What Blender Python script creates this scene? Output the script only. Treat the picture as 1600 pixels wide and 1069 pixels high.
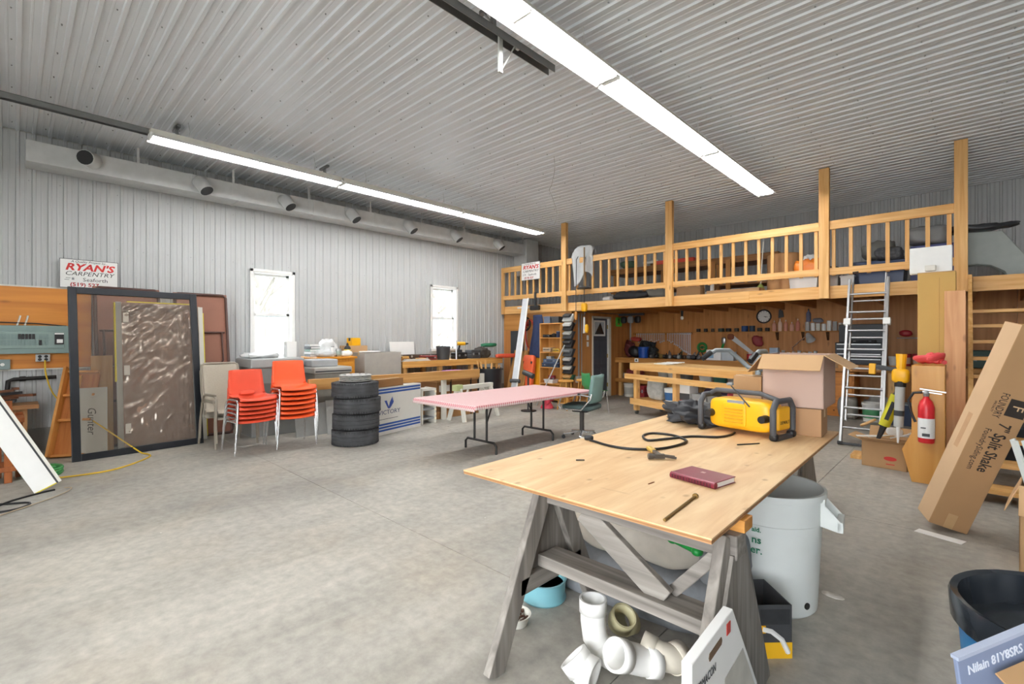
import bpy, math, random
from mathutils import Vector, Matrix, noise
PI = math.pi
random.seed(7)
for _o in list(bpy.data.objects): bpy.data.objects.remove(_o)
scn = bpy.context.scene
COL = scn.collection

# ------------------------------------------------------------------ camera, world, exposure
CAM_H, FPX, YAW, HY = 1.5, 744.0, math.radians(43.7), 529.0
cam_d = bpy.data.cameras.new('camera'); cam = bpy.data.objects.new('camera', cam_d); COL.objects.link(cam)
cam_d.sensor_width = 36.0; cam_d.lens = FPX / 1600 * 36; cam_d.shift_y = (HY - 534.5) / 1600; cam_d.clip_start = .02
cam.location = (0, 0, CAM_H); cam.rotation_euler = (PI / 2, 0, YAW)
scn.camera = cam
scn.view_settings.view_transform = 'Standard'; scn.view_settings.look = 'None'
scn.view_settings.gamma = 1; scn.view_settings.use_curve_mapping = False
scn.view_settings.exposure = 0.38
TUBE = 40.0          # strength of the fluorescent tubes
SKY = 9.5
w = bpy.data.worlds.new('overcast'); scn.world = w; w.use_nodes = True
bg = w.node_tree.nodes['Background']; bg.inputs[0].default_value = (.93, .96, 1, 1); bg.inputs[1].default_value = SKY

# room measures (metres): left wall x, loft front y, back wall y, ceiling z, right wall x, front wall y
XL, YF, YB, ZC, XR, YN = -9.0, 9.0, 11.8, 4.22, 5.2, -3.6
XC = -6.75           # corner of the closed room under the loft
_S, _C = math.sin(YAW), math.cos(YAW)
def _ray(px, py):
    u = (px - 800) / FPX; v = (HY - py) / FPX
    return Vector((-_S + u * _C, _C + u * _S, v))
def fl(px, py, z=0.0):
    d = _ray(px, py); return Vector((0, 0, CAM_H)) + d * ((z - CAM_H) / d.z)
def onx(px, py, X):
    d = _ray(px, py); return Vector((0, 0, CAM_H)) + d * (X / d.x)
def ony(px, py, Y):
    d = _ray(px, py); return Vector((0, 0, CAM_H)) + d * (Y / d.y)

# ------------------------------------------------------------------ mesh builder
class B:
    def __init__(s): s.v = []; s.f = []; s.m = []
    def add(s, vs, fs, mi=0):
        o = len(s.v); s.v += [tuple(v) for v in vs]; s.f += [tuple(i + o for i in f) for f in fs]; s.m += [mi] * len(fs); return s
    def box(s, x0, x1, y0, y1, z0, z1, mi=0):
        if x0 > x1: x0, x1 = x1, x0
        if y0 > y1: y0, y1 = y1, y0
        if z0 > z1: z0, z1 = z1, z0
        return s.add([(x0,y0,z0),(x1,y0,z0),(x1,y1,z0),(x0,y1,z0),(x0,y0,z1),(x1,y0,z1),(x1,y1,z1),(x0,y1,z1)],
              [(3,2,1,0),(4,5,6,7),(0,1,5,4),(1,2,6,5),(2,3,7,6),(3,0,4,7)], mi)
    def bx(s, c, d, M=None, mi=0):
        a = [(x*d[0]/2, y*d[1]/2, z*d[2]/2) for z in (-1,1) for x, y in ((-1,-1),(1,-1),(1,1),(-1,1))]
        a = [Vector(q) for q in a]
        if M is not None: a = [M @ q for q in a]
        return s.add([q + Vector(c) for q in a], [(3,2,1,0),(4,5,6,7),(0,1,5,4),(1,2,6,5),(2,3,7,6),(3,0,4,7)], mi)
    def beam(s, p0, p1, wd, th, up=(0,0,1), mi=0):
        p0, p1 = Vector(p0), Vector(p1); d = (p1 - p0); L = d.length; d.normalize(); up = Vector(up)
        if abs(d.dot(up)) > .99: up = Vector((0, 1, 0))
        r = d.cross(up).normalized(); u = r.cross(d)
        M = Matrix((r, d, u)).transposed()
        return s.bx((p0 + p1) / 2, (wd, L, th), M, mi)
    def ring(s, c, r, ax, n, ph=0):
        ax = Vector(ax).normalized(); a = ax.orthogonal().normalized(); b = ax.cross(a)
        return [Vector(c) + (a * math.cos(ph + 2*PI*i/n) + b * math.sin(ph + 2*PI*i/n)) * r for i in range(n)]
    def cone(s, p0, p1, r0, r1=None, n=14, cap=(1, 1), mi=0):
        if r1 is None: r1 = r0
        ax = Vector(p1) - Vector(p0)
        vs = s.ring(p0, r0, ax, n) + s.ring(p1, r1, ax, n)
        fs = [(i, (i+1) % n, n + (i+1) % n, n + i) for i in range(n)]
        if cap[0]: fs.append(tuple(range(n))[::-1])
        if cap[1]: fs.append(tuple(range(n, 2*n)))
        return s.add(vs, fs, mi)
    def tube(s, pts, r, n=8, closed=False, mi=0):
        pts = [Vector(p) for p in pts]; N = len(pts); vs = []; prev = None
        for i, p in enumerate(pts):
            a = pts[(i-1) % N] if (closed or i) else p; b = pts[(i+1) % N] if (closed or i < N-1) else p
            t = (b - a).normalized()
            if prev is None: nrm = t.orthogonal().normalized()
            else:
                nrm = prev - t * prev.dot(t)
                nrm = nrm.normalized() if nrm.length > 1e-6 else t.orthogonal().normalized()
            prev = nrm; bn = t.cross(nrm)
            rr = r[i] if isinstance(r, (list, tuple)) else r
            vs += [p + (nrm * math.cos(2*PI*k/n) + bn * math.sin(2*PI*k/n)) * rr for k in range(n)]
        fs = []
        for i in range(N if closed else N-1):
            j = (i+1) % N
            fs += [(i*n+k, i*n+(k+1) % n, j*n+(k+1) % n, j*n+k) for k in range(n)]
        if not closed: fs += [tuple(range(n))[::-1], tuple(range((N-1)*n, N*n))]
        return s.add(vs, fs, mi)
    def lathe(s, prof, n=24, c=(0,0,0), M=None, mi=0):
        vs = []; fs = []; c = Vector(c)
        for r, z in prof:
            for k in range(n):
                q = Vector((r*math.cos(2*PI*k/n), r*math.sin(2*PI*k/n), z))
                if M is not None: q = M @ q
                vs.append(q + c)
        for i in range(len(prof)-1):
            fs += [(i*n+k, i*n+(k+1) % n, (i+1)*n+(k+1) % n, (i+1)*n+k) for k in range(n)]
        if prof[0][0] > 1e-4: fs.append(tuple(range(n))[::-1])
        if prof[-1][0] > 1e-4: fs.append(tuple(range((len(prof)-1)*n, len(prof)*n)))
        return s.add(vs, fs, mi)
    def prism(s, poly, ax, c0, c1, mi=0):
        n = len(poly)
        def q(a, b, c): return {'x': (c, a, b), 'y': (a, c, b), 'z': (a, b, c)}[ax]
        vs = [q(a, b, c0) for a, b in poly] + [q(a, b, c1) for a, b in poly]
        return s.add(vs, [tuple(range(n))[::-1], tuple(range(n, 2*n))] + [(i, (i+1) % n, n+(i+1) % n, n+i) for i in range(n)], mi)
    def sell(s, c, d, e=.5, n=20, m=12, amp=0, fr=6, M=None, mi=0):
        def sp(x, p): return math.copysign(abs(x) ** p, x)
        vs = []; fs = []
        for i in range(m+1):
            th = -PI/2 + PI*i/m
            for k in range(n):
                ph = 2*PI*k/n
                q = Vector((sp(math.cos(th), e)*sp(math.cos(ph), e), sp(math.cos(th), e)*sp(math.sin(ph), e), sp(math.sin(th), e)))
                q = Vector((q.x*d[0]/2, q.y*d[1]/2, q.z*d[2]/2))
                if amp: q = q * (1 + amp * noise.noise(Vector(c)*3.1 + q * fr))
                if M is not None: q = M @ q
                vs.append(q + Vector(c))
        for i in range(m):
            fs += [(i*n+k, i*n+(k+1) % n, (i+1)*n+(k+1) % n, (i+1)*n+k) for k in range(n)]
        return s.add(vs, fs, mi)
    def grid(s, fn, nu, nv, th=0, mi=0):
        vs = [Vector(fn(i/nu, j/nv)) for j in range(nv+1) for i in range(nu+1)]
        fs = [(j*(nu+1)+i, j*(nu+1)+i+1, (j+1)*(nu+1)+i+1, (j+1)*(nu+1)+i) for j in range(nv) for i in range(nu)]
        return s.add(vs, fs, mi)
    def mesh(s, name, mats, smooth=None):
        me = bpy.data.meshes.new(name); me.from_pydata(s.v, [], s.f)
        for m in (mats if isinstance(mats, (list, tuple)) else [mats]): me.materials.append(m)
        if any(s.m): me.polygons.foreach_set('material_index', s.m)
        if smooth is not None:
            me.polygons.foreach_set('use_smooth', [True]*len(me.polygons))
            me.set_sharp_from_angle(angle=math.radians(smooth))
        me.update(); return me

def obj(name, b, mat, parent=None, bev=0, smooth=None, solid=0, sub=0, kind=None, label=None):
    me = b.mesh(name, mat, smooth) if isinstance(b, B) else b
    o = bpy.data.objects.new(name, me); COL.objects.link(o)
    if parent is not None: o.parent = parent
    if solid:
        m = o.modifiers.new('solid', 'SOLIDIFY'); m.thickness = solid; m.offset = 0
    if sub:
        m = o.modifiers.new('sub', 'SUBSURF'); m.levels = sub; m.render_levels = sub
    if bev:
        m = o.modifiers.new('bevel', 'BEVEL'); m.width = bev; m.segments = 2; m.limit_method = 'ANGLE'; m.angle_limit = .7
    if kind: o['kind'] = kind
    if label: o['label'] = label
    return o
def tag(o, label, cat, group=None):
    o['label'] = label; o['category'] = cat
    if group: o['group'] = group
    return o
def thing(name, label, cat, loc=(0,0,0), rz=0, group=None, M=None):
    o = bpy.data.objects.new(name, None); COL.objects.link(o); o.empty_display_size = .1
    if M is not None: o.matrix_world = M
    else: o.location = loc; o.rotation_euler = (0, 0, rz)
    return tag(o, label, cat, group)
def frame_M(p0, p1, top):           # X along the foot p0>p1, Z from p0 towards top, Y = Z x X (towards what it leans on)
    p0, p1, top = Vector(p0), Vector(p1), Vector(top)
    X = (p1 - p0).normalized(); Z = top - p0; Z = (Z - X * Z.dot(X)).normalized(); Y = Z.cross(X)
    M = Matrix((X, Y, Z)).transposed().to_4x4(); M.translation = p0; return M
def lean_M(p, zdir, xdir):          # Z along zdir, X as near xdir as it can be
    Z = Vector(zdir).normalized(); X = Vector(xdir); X = (X - Z*X.dot(Z)).normalized(); Y = Z.cross(X)
    M = Matrix((X, Y, Z)).transposed().to_4x4(); M.translation = Vector(p); return M
def dup(root, loc, rz=None, label=None, mats=None):
    r = root.copy(); COL.objects.link(r); r.location = loc
    if rz is not None: r.rotation_euler = (0, 0, rz)
    if label: r['label'] = label
    for ch in list(root.children):
        c = ch.copy(); COL.objects.link(c); c.parent = r
        for g in list(ch.children):
            d = g.copy(); COL.objects.link(d); d.parent = c
    return r
def struct(o): o['kind'] = 'structure'; return o
_T = ['seventeenth','eighteenth','nineteenth','twentieth'] + ['twenty-' + q for q in ('first','second','third','fourth','fifth','sixth','seventh','eighth','ninth')] + ['thirtieth']
ORD = ['leftmost','second','third','fourth','fifth','sixth','seventh','eighth','ninth','tenth','eleventh','twelfth','thirteenth','fourteenth','fifteenth','sixteenth'] + _T

# ------------------------------------------------------------------ materials
def lin(h):
    h = h.lstrip('#'); r = [int(h[i:i+2], 16)/255 for i in (0, 2, 4)]
    return tuple(x/12.92 if x <= .04045 else ((x+.055)/1.055)**2.4 for x in r) + (1,)
_mc = {}
def mat(hexc, rough=.6, metal=0, var=.1, scale=9, bump=0, emit=0, spec=.5, alpha=1, coat=0):
    key = (hexc, rough, metal, var, scale, bump, emit, spec, alpha, coat)
    if key in _mc: return _mc[key]
    m = bpy.data.materials.new('paint_' + hexc.strip('#')); m.use_nodes = True
    nt = m.node_tree; N = nt.nodes; L = nt.links; p = N['Principled BSDF']
    p.inputs['Roughness'].default_value = rough; p.inputs['Metallic'].default_value = metal
    p.inputs['Specular IOR Level'].default_value = spec; p.inputs['Alpha'].default_value = alpha
    p.inputs['Coat Weight'].default_value = coat
    c = lin(hexc); p.inputs['Base Color'].default_value = c
    if var or bump:
        tc = N.new('ShaderNodeTexCoord'); no = N.new('ShaderNodeTexNoise'); no.inputs['Scale'].default_value = scale; no.inputs['Detail'].default_value = 5
        L.new(tc.outputs['Object'], no.inputs['Vector'])
        if var:
            mx = N.new('ShaderNodeMix'); mx.data_type = 'RGBA'
            mx.inputs[6].default_value = tuple(x*(1-var*1.6) for x in c[:3]) + (1,); mx.inputs[7].default_value = tuple(min(1, x*(1+var)) for x in c[:3]) + (1,)
            L.new(no.outputs['Fac'], mx.inputs[0]); L.new(mx.outputs[2], p.inputs['Base Color'])
        if bump:
            bp = N.new('ShaderNodeBump'); bp.inputs['Strength'].default_value = bump; bp.inputs['Distance'].default_value = .02
            L.new(no.outputs['Fac'], bp.inputs['Height']); L.new(bp.outputs['Normal'], p.inputs['Normal'])
    if emit:
        p.inputs['Emission Color'].default_value = c; p.inputs['Emission Strength'].default_value = emit
    _mc[key] = m; return m
def wood(h1, h2, ax='x', rough=.55, knots=.5, kcol='#6B3A18', gs=1.0, key=[0]):
    k = ('wood', h1, h2, ax, rough, knots, gs)
    if k in _mc: return _mc[k]
    m = bpy.data.materials.new('wood_' + h1.strip('#') + ax); m.use_nodes = True
    nt = m.node_tree; N = nt.nodes; L = nt.links; p = N['Principled BSDF']; p.inputs['Roughness'].default_value = rough
    tc = N.new('ShaderNodeTexCoord'); mp = N.new('ShaderNodeMapping')
    sc = {'x': (1.2, 22, 22), 'y': (22, 1.2, 22), 'z': (22, 22, 1.2)}[ax]
    mp.inputs['Scale'].default_value = tuple(q*gs for q in sc)
    oi = N.new('ShaderNodeObjectInfo'); ad = N.new('ShaderNodeVectorMath'); ad.operation = 'ADD'
    mu = N.new('ShaderNodeVectorMath'); mu.operation = 'SCALE'; mu.inputs['Scale'].default_value = 37
    cb = N.new('ShaderNodeCombineXYZ')
    for i in range(3): L.new(oi.outputs['Random'], cb.inputs[i])
    L.new(cb.outputs[0], mu.inputs[0]); L.new(tc.outputs['Object'], ad.inputs[0]); L.new(mu.outputs[0], ad.inputs[1])
    L.new(ad.outputs[0], mp.inputs['Vector'])
    no = N.new('ShaderNodeTexNoise'); no.inputs['Scale'].default_value = 1.0; no.inputs['Detail'].default_value = 6; no.inputs['Distortion'].default_value = .6
    L.new(mp.outputs[0], no.inputs['Vector'])
    cr = N.new('ShaderNodeValToRGB'); cr.color_ramp.elements[0].position = .32; cr.color_ramp.elements[1].position = .68
    cr.color_ramp.elements[0].color = lin(h2); cr.color_ramp.elements[1].color = lin(h1)
    L.new(no.outputs['Fac'], cr.inputs[0]); out = cr.outputs[0]
    if knots:
        m2 = N.new('ShaderNodeMapping'); m2.inputs['Scale'].default_value = {'x': (2, 6, 6), 'y': (6, 2, 6), 'z': (6, 6, 2)}[ax]
        L.new(ad.outputs[0], m2.inputs['Vector'])
        vo = N.new('ShaderNodeTexVoronoi'); vo.inputs['Scale'].default_value = 1.0; L.new(m2.outputs[0], vo.inputs['Vector'])
        c2 = N.new('ShaderNodeValToRGB'); c2.color_ramp.elements[0].position = .04; c2.color_ramp.elements[1].position = .14
        c2.color_ramp.elements[0].color = (knots,)*3 + (1,); c2.color_ramp.elements[1].color = (0, 0, 0, 1)
        L.new(vo.outputs['Distance'], c2.inputs[0])
        mx = N.new('ShaderNodeMix'); mx.data_type = 'RGBA'; mx.inputs[7].default_value = lin(kcol)
        L.new(c2.outputs[0], mx.inputs[0]); L.new(out, mx.inputs[6]); out = mx.outputs[2]
    L.new(out, p.inputs['Base Color'])
    bp = N.new('ShaderNodeBump'); bp.inputs['Strength'].default_value = .12; bp.inputs['Distance'].default_value = .01
    L.new(no.outputs['Fac'], bp.inputs['Height']); L.new(bp.outputs['Normal'], p.inputs['Normal'])
    _mc[k] = m; return m
def clear(name, tint, gloss=.12, trans=.8, bump=0, rough=.1):
    m = bpy.data.materials.new(name); m.use_nodes = True; nt = m.node_tree; N = nt.nodes; L = nt.links
    N.remove(N['Principled BSDF']); o = N['Material Output']
    t = N.new('ShaderNodeBsdfTransparent'); t.inputs[0].default_value = lin(tint)
    g = N.new('ShaderNodeBsdfGlossy'); g.inputs['Roughness'].default_value = rough
    d = N.new('ShaderNodeBsdfDiffuse'); d.inputs[0].default_value = lin(tint)
    a = N.new('ShaderNodeMixShader'); a.inputs[0].default_value = trans; L.new(d.outputs[0], a.inputs[1]); L.new(t.outputs[0], a.inputs[2])
    b = N.new('ShaderNodeMixShader'); b.inputs[0].default_value = gloss; L.new(a.outputs[0], b.inputs[1]); L.new(g.outputs[0], b.inputs[2])
    L.new(b.outputs[0], o.inputs[0])
    if bump:
        tc = N.new('ShaderNodeTexCoord'); mp = N.new('ShaderNodeMapping'); mp.inputs['Scale'].default_value = (2.2, 2, 12); mp.inputs['Rotation'].default_value = (0, .5, 0)
        no = N.new('ShaderNodeTexNoise'); no.inputs['Scale'].default_value = 3; no.inputs['Detail'].default_value = 4; no.inputs['Distortion'].default_value = 1.5
        L.new(tc.outputs['Object'], mp.inputs[0]); L.new(mp.outputs[0], no.inputs[0])
        bp = N.new('ShaderNodeBump'); bp.inputs['Strength'].default_value = bump; bp.inputs['Distance'].default_value = .3
        L.new(no.outputs['Fac'], bp.inputs['Height']); L.new(bp.outputs[0], g.inputs['Normal'])
    return m
def concrete():
    m = bpy.data.materials.new('concrete'); m.use_nodes = True; nt = m.node_tree; N = nt.nodes; L = nt.links; p = N['Principled BSDF']
    tc = N.new('ShaderNodeTexCoord')
    def ns(sc, det, mapping=(1,1,1), rot=0, dist=0):
        mp = N.new('ShaderNodeMapping'); mp.inputs['Scale'].default_value = mapping; mp.inputs['Rotation'].default_value = (0, 0, rot)
        L.new(tc.outputs['Object'], mp.inputs[0])
        n = N.new('ShaderNodeTexNoise'); n.inputs['Scale'].default_value = sc; n.inputs['Detail'].default_value = det; n.inputs['Distortion'].default_value = dist
        n.inputs['Roughness'].default_value = .62
        L.new(mp.outputs[0], n.inputs['Vector']); return n.outputs['Fac']
    def ramp(v, a, b, ca, cb):
        r = N.new('ShaderNodeValToRGB'); r.color_ramp.elements[0].position = a; r.color_ramp.elements[1].position = b
        r.color_ramp.elements[0].color = ca; r.color_ramp.elements[1].color = cb; L.new(v, r.inputs[0]); return r.outputs[0]
    def mix(f, a, b, mode='MIX'):
        x = N.new('ShaderNodeMix'); x.data_type = 'RGBA'; x.blend_type = mode
        if isinstance(f, float): x.inputs[0].default_value = f
        else: L.new(f, x.inputs[0])
        L.new(a, x.inputs[6])
        if isinstance(b, tuple): x.inputs[7].default_value = b
        else: L.new(b, x.inputs[7])
        return x.outputs[2]
    base = ramp(ns(.55, 7, dist=.4), .3, .72, lin('#A3A099'), lin('#C9C4B8'))
    streak = ramp(ns(1.0, 6, (1.1, .16, 1), .5, .8), .36, .62, lin('#7F7E7A'), (1, 1, 1, 1))
    col = mix(.32, base, streak, 'MULTIPLY')
    warm = ramp(ns(.9, 4), .5, .75, (0, 0, 0, 1), (1, 1, 1, 1))
    wv = N.new('ShaderNodeMath'); wv.operation = 'MULTIPLY'; L.new(warm, wv.inputs[0]); wv.inputs[1].default_value = .35
    col = mix(wv.outputs[0], col, lin('#B5A48C'))
    fine = ramp(ns(14, 6), .3, .7, lin('#B4B4B4'), (1, 1, 1, 1)); col = mix(.55, col, fine, 'MULTIPLY')
    vo = N.new('ShaderNodeTexVoronoi'); vo.inputs['Scale'].default_value = 3.2; vo.inputs['Randomness'].default_value = 1; L.new(tc.outputs['Object'], vo.inputs['Vector'])
    spot = ramp(vo.outputs['Distance'], .022, .03, (1, 1, 1, 1), (0, 0, 0, 1))
    gate = ramp(ns(.8, 2), .52, .58, (0, 0, 0, 1), (1, 1, 1, 1)); sm = mix(1.0, spot, gate, 'MULTIPLY')
    col = mix(sm, col, lin('#DCDAD2'))
    v2 = N.new('ShaderNodeTexVoronoi'); v2.inputs['Scale'].default_value = 1.1; mp2 = N.new('ShaderNodeMapping'); mp2.inputs['Location'].default_value = (3.3, 1.7, 0)
    L.new(tc.outputs['Object'], mp2.inputs[0]); L.new(mp2.outputs[0], v2.inputs['Vector'])
    col = mix(ramp(v2.outputs['Distance'], .014, .022, (.8, .8, .8, 1), (0, 0, 0, 1)), col, lin('#3E3934'))
    L.new(col, p.inputs['Base Color'])
    p.inputs['Roughness'].default_value = .62
    bp = N.new('ShaderNodeBump'); bp.inputs['Strength'].default_value = .15; bp.inputs['Distance'].default_value = .01
    L.new(ns(25, 5), bp.inputs['Height']); L.new(bp.outputs[0], p.inputs['Normal'])
    return m
M_CONC = concrete()
M_STEEL = mat('#BDBFBF', .42, 0, .04, 3, spec=.5)
M_CEIL = mat('#DADEE2', .38, 0, .04, 3, spec=.5)
M_GALV = mat('#D0D2D1', .38, .2, .12, 7)
M_DARKGALV = mat('#8C8D8C', .4, .8, .12, 7)
M_CHROME = mat('#DCDDDE', .22, .8, .05)
M_ALU = mat('#B9BABB', .32, .9, .08)
M_BLACK = mat('#1B1B1D', .5, 0, .15)
M_BLACKM = mat('#26282B', .38, .2, .1)
M_DGREY = mat('#3B3D40', .55)
M_GREY = mat('#8A8D8E', .6)
M_LGREY = mat('#B9BAB6', .6)
M_WHITE = mat('#EDEDEA', .5, 0, .04)
M_OFFW = mat('#DAD8CE', .55, 0, .06)
M_RED = mat('#B8202A', .4); M_ORANGE = mat('#E4582B', .42, 0, .06); M_YEL = mat('#F2B314', .42, 0, .05)
M_GREEN = mat('#1E8C3C', .45); M_DGREEN = mat('#1F4F35', .6); M_BLUE = mat('#1C4FA8', .45); M_NAVY = mat('#232F4E', .75)
M_CARD = mat('#B08B62', .85, 0, .07, 4); M_CARD2 = mat('#BF9A70', .85, 0, .06, 4); M_CARDP = mat('#AD9484', .85, 0, .05, 4); M_CARDD = mat('#8A6238', .85, 0, .08, 4)
P1, P2 = '#E9BC7C', '#D29A52'
PX, PY, PZ = wood(P1, P2, 'x'), wood(P1, P2, 'y'), wood(P1, P2, 'z')
JX, JY = wood('#B9803F', '#96602A', 'x'), wood('#B9803F', '#96602A', 'y')
PLYW = wood('#CC8E50', '#AE7038', 'z', .5, .45, gs=.5); PLYWX = wood('#C9924F', '#B07534', 'x', .5, .45, gs=.5)
GX, GY, GZ = [wood('#9B958D', '#6E6862', a, .8, .25, '#4A443E') for a in 'xyz']
M_BIRCH = wood('#E2BE8F', '#D2A470', 'y', .6, .35, '#8A5B33', gs=.45)
M_GLASS = clear('window_glass', '#F4F8FA', .06, .97, 0, .02)

def text(s, size, m, parent, loc, rot=(PI/2, 0, 0), ax='LEFT', name='lettering', sx=1.0, ext=.0006, shear=0, bold=0):
    cu = bpy.data.curves.new(name, 'FONT'); cu.body = s; cu.size = size; cu.extrude = ext; cu.align_x = ax; cu.align_y = 'CENTER'; cu.resolution_u = 2; cu.shear = shear; cu.offset = bold
    t = bpy.data.objects.new(name, cu); COL.objects.link(t); bpy.context.view_layer.update()
    me = bpy.data.meshes.new_from_object(t); bpy.data.objects.remove(t); bpy.data.curves.remove(cu)
    me.materials.clear(); me.materials.append(m)
    o = bpy.data.objects.new(name, me); COL.objects.link(o); o.parent = parent; o.location = loc; o.rotation_euler = rot; o.scale = (sx, 1, 1)
    return o

# ================================================================== THE BUILDING
# floor: joint bed plus concrete slabs with saw-cut joints
fl_o = struct(obj('floor', B().box(XL-.2, XR+.1, YN-.1, YB+.2, -.2, -.012), mat('#55524C', .9)))
xs = [XL-.1, -5.5, -1.12, 3.2, XR]; ys = [YN, -.58, 2.15, 4.88, 7.61, 10.3, YB+.1]
for i in range(len(xs)-1):
    for j in range(len(ys)-1):
        g = .0025
        obj('concrete_slab', B().box(xs[i]+g, xs[i+1]-g, ys[j]+g, ys[j+1]-g, -.05, 0), M_CONC, fl_o)

PITCH = .1524
UNIT = [(0, 0), (.040, 0), (.046, .005), (.056, .005), (.062, 0), (.108, 0), (.117, .018), (.1434, .018), (.1524, 0)]
def profile(a, b, off=0):            # rib profile between a and b along the panel's width
    pts = []
    k = int(math.floor((a - off)/PITCH)) - 1
    while off + k*PITCH < b + PITCH:
        pts += [(off + k*PITCH + u, h) for u, h in UNIT[:-1]]; k += 1
    out = []
    for (u0, h0), (u1, h1) in zip(pts, pts[1:]):
        for u in (a, b):
            if u0 < u < u1: pass
        if u1 < a or u0 > b: continue
        def at(u): return h0 + (h1-h0)*(u-u0)/(u1-u0)
        s0, s1 = max(a, u0), min(b, u1)
        if not out: out.append((s0, at(s0)))
        out.append((s1, at(s1)))
    return out
def ribs(b, fn, a0, a1, l0, l1, off):
    pr_ = profile(a0, a1, off); n = len(pr_)
    b.add([fn(u, h, l) for l in (l0, l1) for u, h in pr_], [(i, i+1, n+i+1, n+i) for i in range(n-1)])
# window openings in the left wall: y0, y1, z0, z1
WIN = [(2.86, 3.56, 1.15, 2.69), (6.70, 7.46, 1.24, 2.72)]
wl = B()
ycuts = [YN, WIN[0][0], WIN[0][1], WIN[1][0], WIN[1][1], YB]
for k in range(5):
    y0, y1 = ycuts[k], ycuts[k+1]
    if k % 2 == 0: wl.box(XL-.16, XL-.02, y0, y1, .3, ZC+.1)
    else:
        q = WIN[k//2]; wl.box(XL-.16, XL-.02, y0, y1, .3, q[2]); wl.box(XL-.16, XL-.02, y0, y1, q[3], ZC+.1)
wall_left = struct(obj('wall_left', wl, mat('#B5B5B0', .7)))
y = YN; k = 0
while y < YB - .01:
    y1 = min(y + .9144, YB); b = B(); cuts = sorted({y, y1} | {q for W_ in WIN for q in W_[:2] if y < q < y1})
    for a, c in zip(cuts, cuts[1:]):
        mid = (a+c)/2; hole = [W_ for W_ in WIN if W_[0] < mid < W_[1]]
        spans = [(.3, ZC)] if not hole else [(.3, hole[0][2]), (hole[0][3], ZC)]
        for z0, z1 in spans: ribs(b, lambda u, h, l: (XL-.014+h, u, l), a, c, z0, z1, YN)
    obj('steel_panel', b, M_STEEL, wall_left); y = y1
obj('foundation_curb', B().box(XL-.2, XL+.005, YN, YB, -.012, .3), mat('#8C8A84', .85, 0, .15, 6), wall_left)
# back wall: plywood below the loft, steel above it
wall_back = struct(obj('wall_back', B().box(XL-.2, XR+.1, YB+.02, YB+.16, 0, ZC+.1), mat('#B0B0AC', .7)))
x = XL
while x < XR - .01:
    x1 = min(x + .9144, XR); b = B(); ribs(b, lambda u, h, l: (u, YB+.01-h, l), x, x1, 2.33, ZC, XL); obj('steel_panel', b, M_STEEL, wall_back); x = x1
for k in range(9):
    x0 = XC + .05 + k*1.22
    if x0 > 3.4: break
    obj('plywood_panel', B().box(x0+.002, x0+1.218, YB-.03, YB+.02, 0, 2.33), PLYW, wall_back, bev=.002)
# ceiling
ceil = struct(obj('ceiling', B().box(XL-.2, XR+.1, YN-.1, YB+.2, ZC+.02, ZC+.12), mat('#B5B5B0', .7)))
cp = None; y = YN
while y < YB - .01:
    y1 = min(y + .9144, YB); b = B(); ribs(b, lambda u, h, l: (l, u, ZC+.018-h), y, y1, XL, XR, YN); obj('steel_panel', b, M_CEIL, ceil); y = y1
sb = B()
for i in range(24):                    # screw heads
    xx = XL + .3 + i*.6
    for j in range(100):
        yy = YN + (j+.52)*PITCH*1.0
        if yy > 9: break
        if j % 2: sb.cone((xx + .012*math.sin(j*7.1), yy, ZC+.013), (xx, yy, ZC+.005), .007, .005, 5, (0, 1))
obj('screw_heads', sb, M_GREY, ceil, kind='stuff')
sb = B()
for z in (1.0, 1.9, 2.8, 3.6):
    for j in range(100):
        yy = YN + (j+.52)*PITCH
        if yy > YB: break
        if j % 2 == 0 and not any(W_[0] < yy < W_[1] and W_[2] < z < W_[3] for W_ in WIN): sb.cone((XL-.02, yy, z), (XL-.008, yy, z), .007, .005, 5, (0, 1))
obj('screw_heads', sb, M_GREY, wall_left, kind='stuff')
# walls behind and beside the camera, with overhead doors, right one opened for daylight fill
wall_right = struct(obj('wall_right', B().box(XR, XR+.16, YN, YB, 0, ZC+.1), M_STEEL))
wf = B()
for a, c in ((XL-.2, -7.35), (-2.85, -2.35), (2.15, XR+.1)): wf.box(a, c, YN-.16, YN, 0, ZC+.1)
wf.box(-7.35, -2.85, YN-.16, YN, 3.66, ZC+.1); wf.box(-2.35, 2.15, YN-.16, YN, 3.66, ZC+.1)
wall_front = struct(obj('wall_front', wf, M_STEEL))
for n, (a, c) in enumerate(((-7.35, -2.85), (-2.35, 2.15))):
    d = bpy.data.objects.new('door_%d' % (n+2), None); COL.objects.link(d); d['kind'] = 'structure'; d.location = ((a+c)/2, YN-.1, 0)
    for k in range(6):          # the left door is shut, the right one stands open under the ceiling
        if n == 0: obj('door_panel', B().box(a-(a+c)/2, c-(a+c)/2, -.03, .03, k*.61+.004, k*.61+.606), M_OFFW, d, bev=.01)
        else: obj('door_panel', B().box(a-(a+c)/2, c-(a+c)/2, .35+k*.61+.004, .35+k*.61+.606, 3.72, 3.78), M_OFFW, d, bev=.01)

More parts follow.
